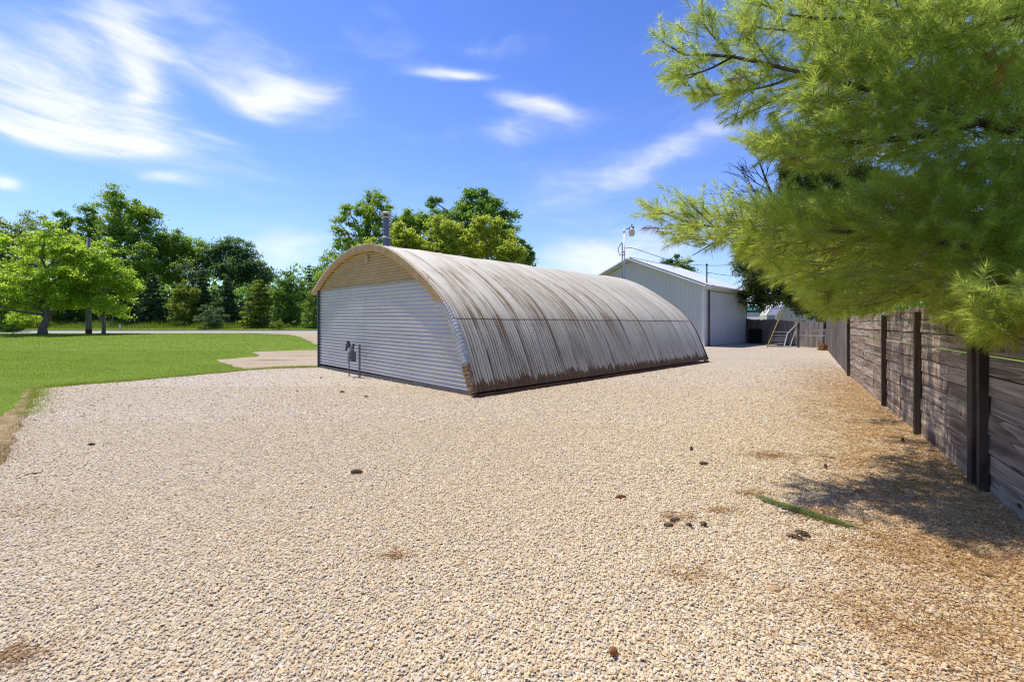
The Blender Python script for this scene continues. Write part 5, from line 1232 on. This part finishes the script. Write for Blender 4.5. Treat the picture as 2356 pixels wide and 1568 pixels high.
# shoot bases: twigs off the boughs plus points filling the crown volume
sb, sdv, tw = [], [], MB()
def twig(p, q): tw.tube(limb(p, q, -.05, 4), np.array([.0045, .004, .0035, .0025]), 4, cap=False)
fillu = []
while len(fillu) < 5000:
    u = rng.uniform(1490, 2420, 4000); v = rng.uniform(-60, 790, 4000); k = inpoly(u, v, OUT) & (rng.random(4000) < np.where(v > 640, np.where(u > 2250, 1.6, 1.0), np.where(v > 430, .75, .55)) * np.where((u < 1850) & (v < 300), .22, np.where(u < 1720, .35, 1.0)))
    fillu += list(zip(u[k], v[k]))
fillu = np.array(fillu[:5000]); Yf = rng.uniform(4.15, 6.3, len(fillu))
far_ = (fillu[:, 1] > 540) & (fillu[:, 0] > 1830) & (fillu[:, 0] < 2120) & (rng.random(len(fillu)) < .45); Yf[far_] = rng.uniform(6.5, 9.5, far_.sum())
nr_ = (fillu[:, 0] > 2240) & (fillu[:, 1] > 655) & (rng.random(len(fillu)) < .35); Yf[nr_] = rng.uniform(3.3, 4.05, nr_.sum())
lo_ = (fillu[:, 0] < 1750); Yf[lo_] = rng.uniform(4.65, 5.5, lo_.sum())
PF = np.array([at(u, v, y) for (u, v), y in zip(fillu, Yf)])
# keep the boughs off the ground side of the fence boards but let them hang in front of it
ne = 4200; extra = np.column_stack([rng.uniform(4.6, 12, ne), rng.uniform(2.0, 11, ne), 2.4 + 7.0 * rng.random(ne) ** 1.5])
ok = (np.linalg.norm(extra[:, :2] - pb[:2], axis=1) < 4.8 * (1.15 - extra[:, 2] / 12)); ue, ve = uv_of(extra); ok &= (ve < 0) | (ue > 2400) | (inpoly(ue, ve, OUT) & (ve < 640)); ok &= (extra[:, 2] < 4.0) | (rng.random(ne) < .07)
PF = np.concatenate([PF, extra[ok]])
for p in PF:
    d2 = ((nodes - p) ** 2).sum(1); i = int(np.argmin(d2)); q = nodes[i]; D_ = math.sqrt(d2[i])
    out = unit(p - pb * [1, 1, 0] - UP * p[2]); dirv = unit(ndir[i] * .55 + unit(p - q + 1e-6) * .45 + rng.normal(0, .38, 3) * [1, 1, .7] + [0, 0, .12])
    sb.append(p); sdv.append(dirv)
    twig(p - dirv * .13, p + dirv * .10)
nskel = 0
for P, r0, r1 in sk[:20]:
    qq = resample(np.array(P), 60); g_ = np.gradient(qq, axis=0); g_ /= np.linalg.norm(g_, axis=1)[:, None]
    LB = np.linalg.norm(np.diff(qq, axis=0), axis=1).sum(); i0 = 26 if LB > 2 else 18
    for i in range(i0, 60):
        if rng.random() > min(1.0, LB / 60 / .045): continue
        for _ in range(2):
            a = g_[i]; sd2 = unit(np.cross(a, UP)) * rng.choice([-1, 1]); L = rng.uniform(.06, .32) * (1.15 - i / 75)
            dirv = unit(a * .75 + sd2 * rng.uniform(.2, .8) + UP * rng.normal(.12, .25)); p = qq[i] + dirv * L * .6
            uu, vv = uv_of(p[None]); 
            if not inpoly(uu, vv, OUT)[0]: continue
            twig(qq[i], p); sb.append(p); sdv.append(dirv)
    sb.append(qq[-1]); sdv.append(g_[-1])
mk('twigs', tw, M['ptwig'], pine)
sb = np.array(sb); sdv = np.array(sdv); ns = len(sb); K = 84
L = rng.uniform(.14, .30, ns)
a = np.repeat(sdv, K, 0); f_ = np.tile((np.arange(K) + .5) / K, ns)
Pn = np.repeat(sb, K, 0) + a * (f_ * np.repeat(L, K))[:, None]
R_ = rng.normal(0, 1, (ns * K, 3)); R_ -= (R_ * a).sum(1)[:, None] * a; R_ /= np.linalg.norm(R_, axis=1)[:, None]
th_ = np.radians(58 - 36 * f_ + rng.normal(0, 9, ns * K)); Dn = a * np.cos(th_)[:, None] + R_ * np.sin(th_)[:, None]; Dn[:, 2] -= .16
nl = np.repeat(rng.uniform(.105, .155, ns), K) * (1.05 - .45 * f_ ** 3) * rng.uniform(.8, 1.1, ns * K)
tn = np.clip(np.repeat(rng.random(ns) ** .8, K) * .8 + rng.random(ns * K) * .25, 0, 1)
dead_ = np.repeat(rng.random(ns) < .022, K) | (rng.random(ns * K) < .006)
V, Fc, tt = slivers(Pn[~dead_], Dn[~dead_], nl[~dead_], .0044, tn[~dead_])
mknp('crown', V, Fc, M['needle'], pine, attrs={'tint': tt})
V, Fc, tt = slivers(Pn[dead_], Dn[dead_] - [0, 0, .3], nl[dead_], .0044, tn[dead_])
mknp('dead_needles', V, Fc, M['litter'], pine, attrs={'tint': tt})
print('shoots', ns, 'needles', ns * K)
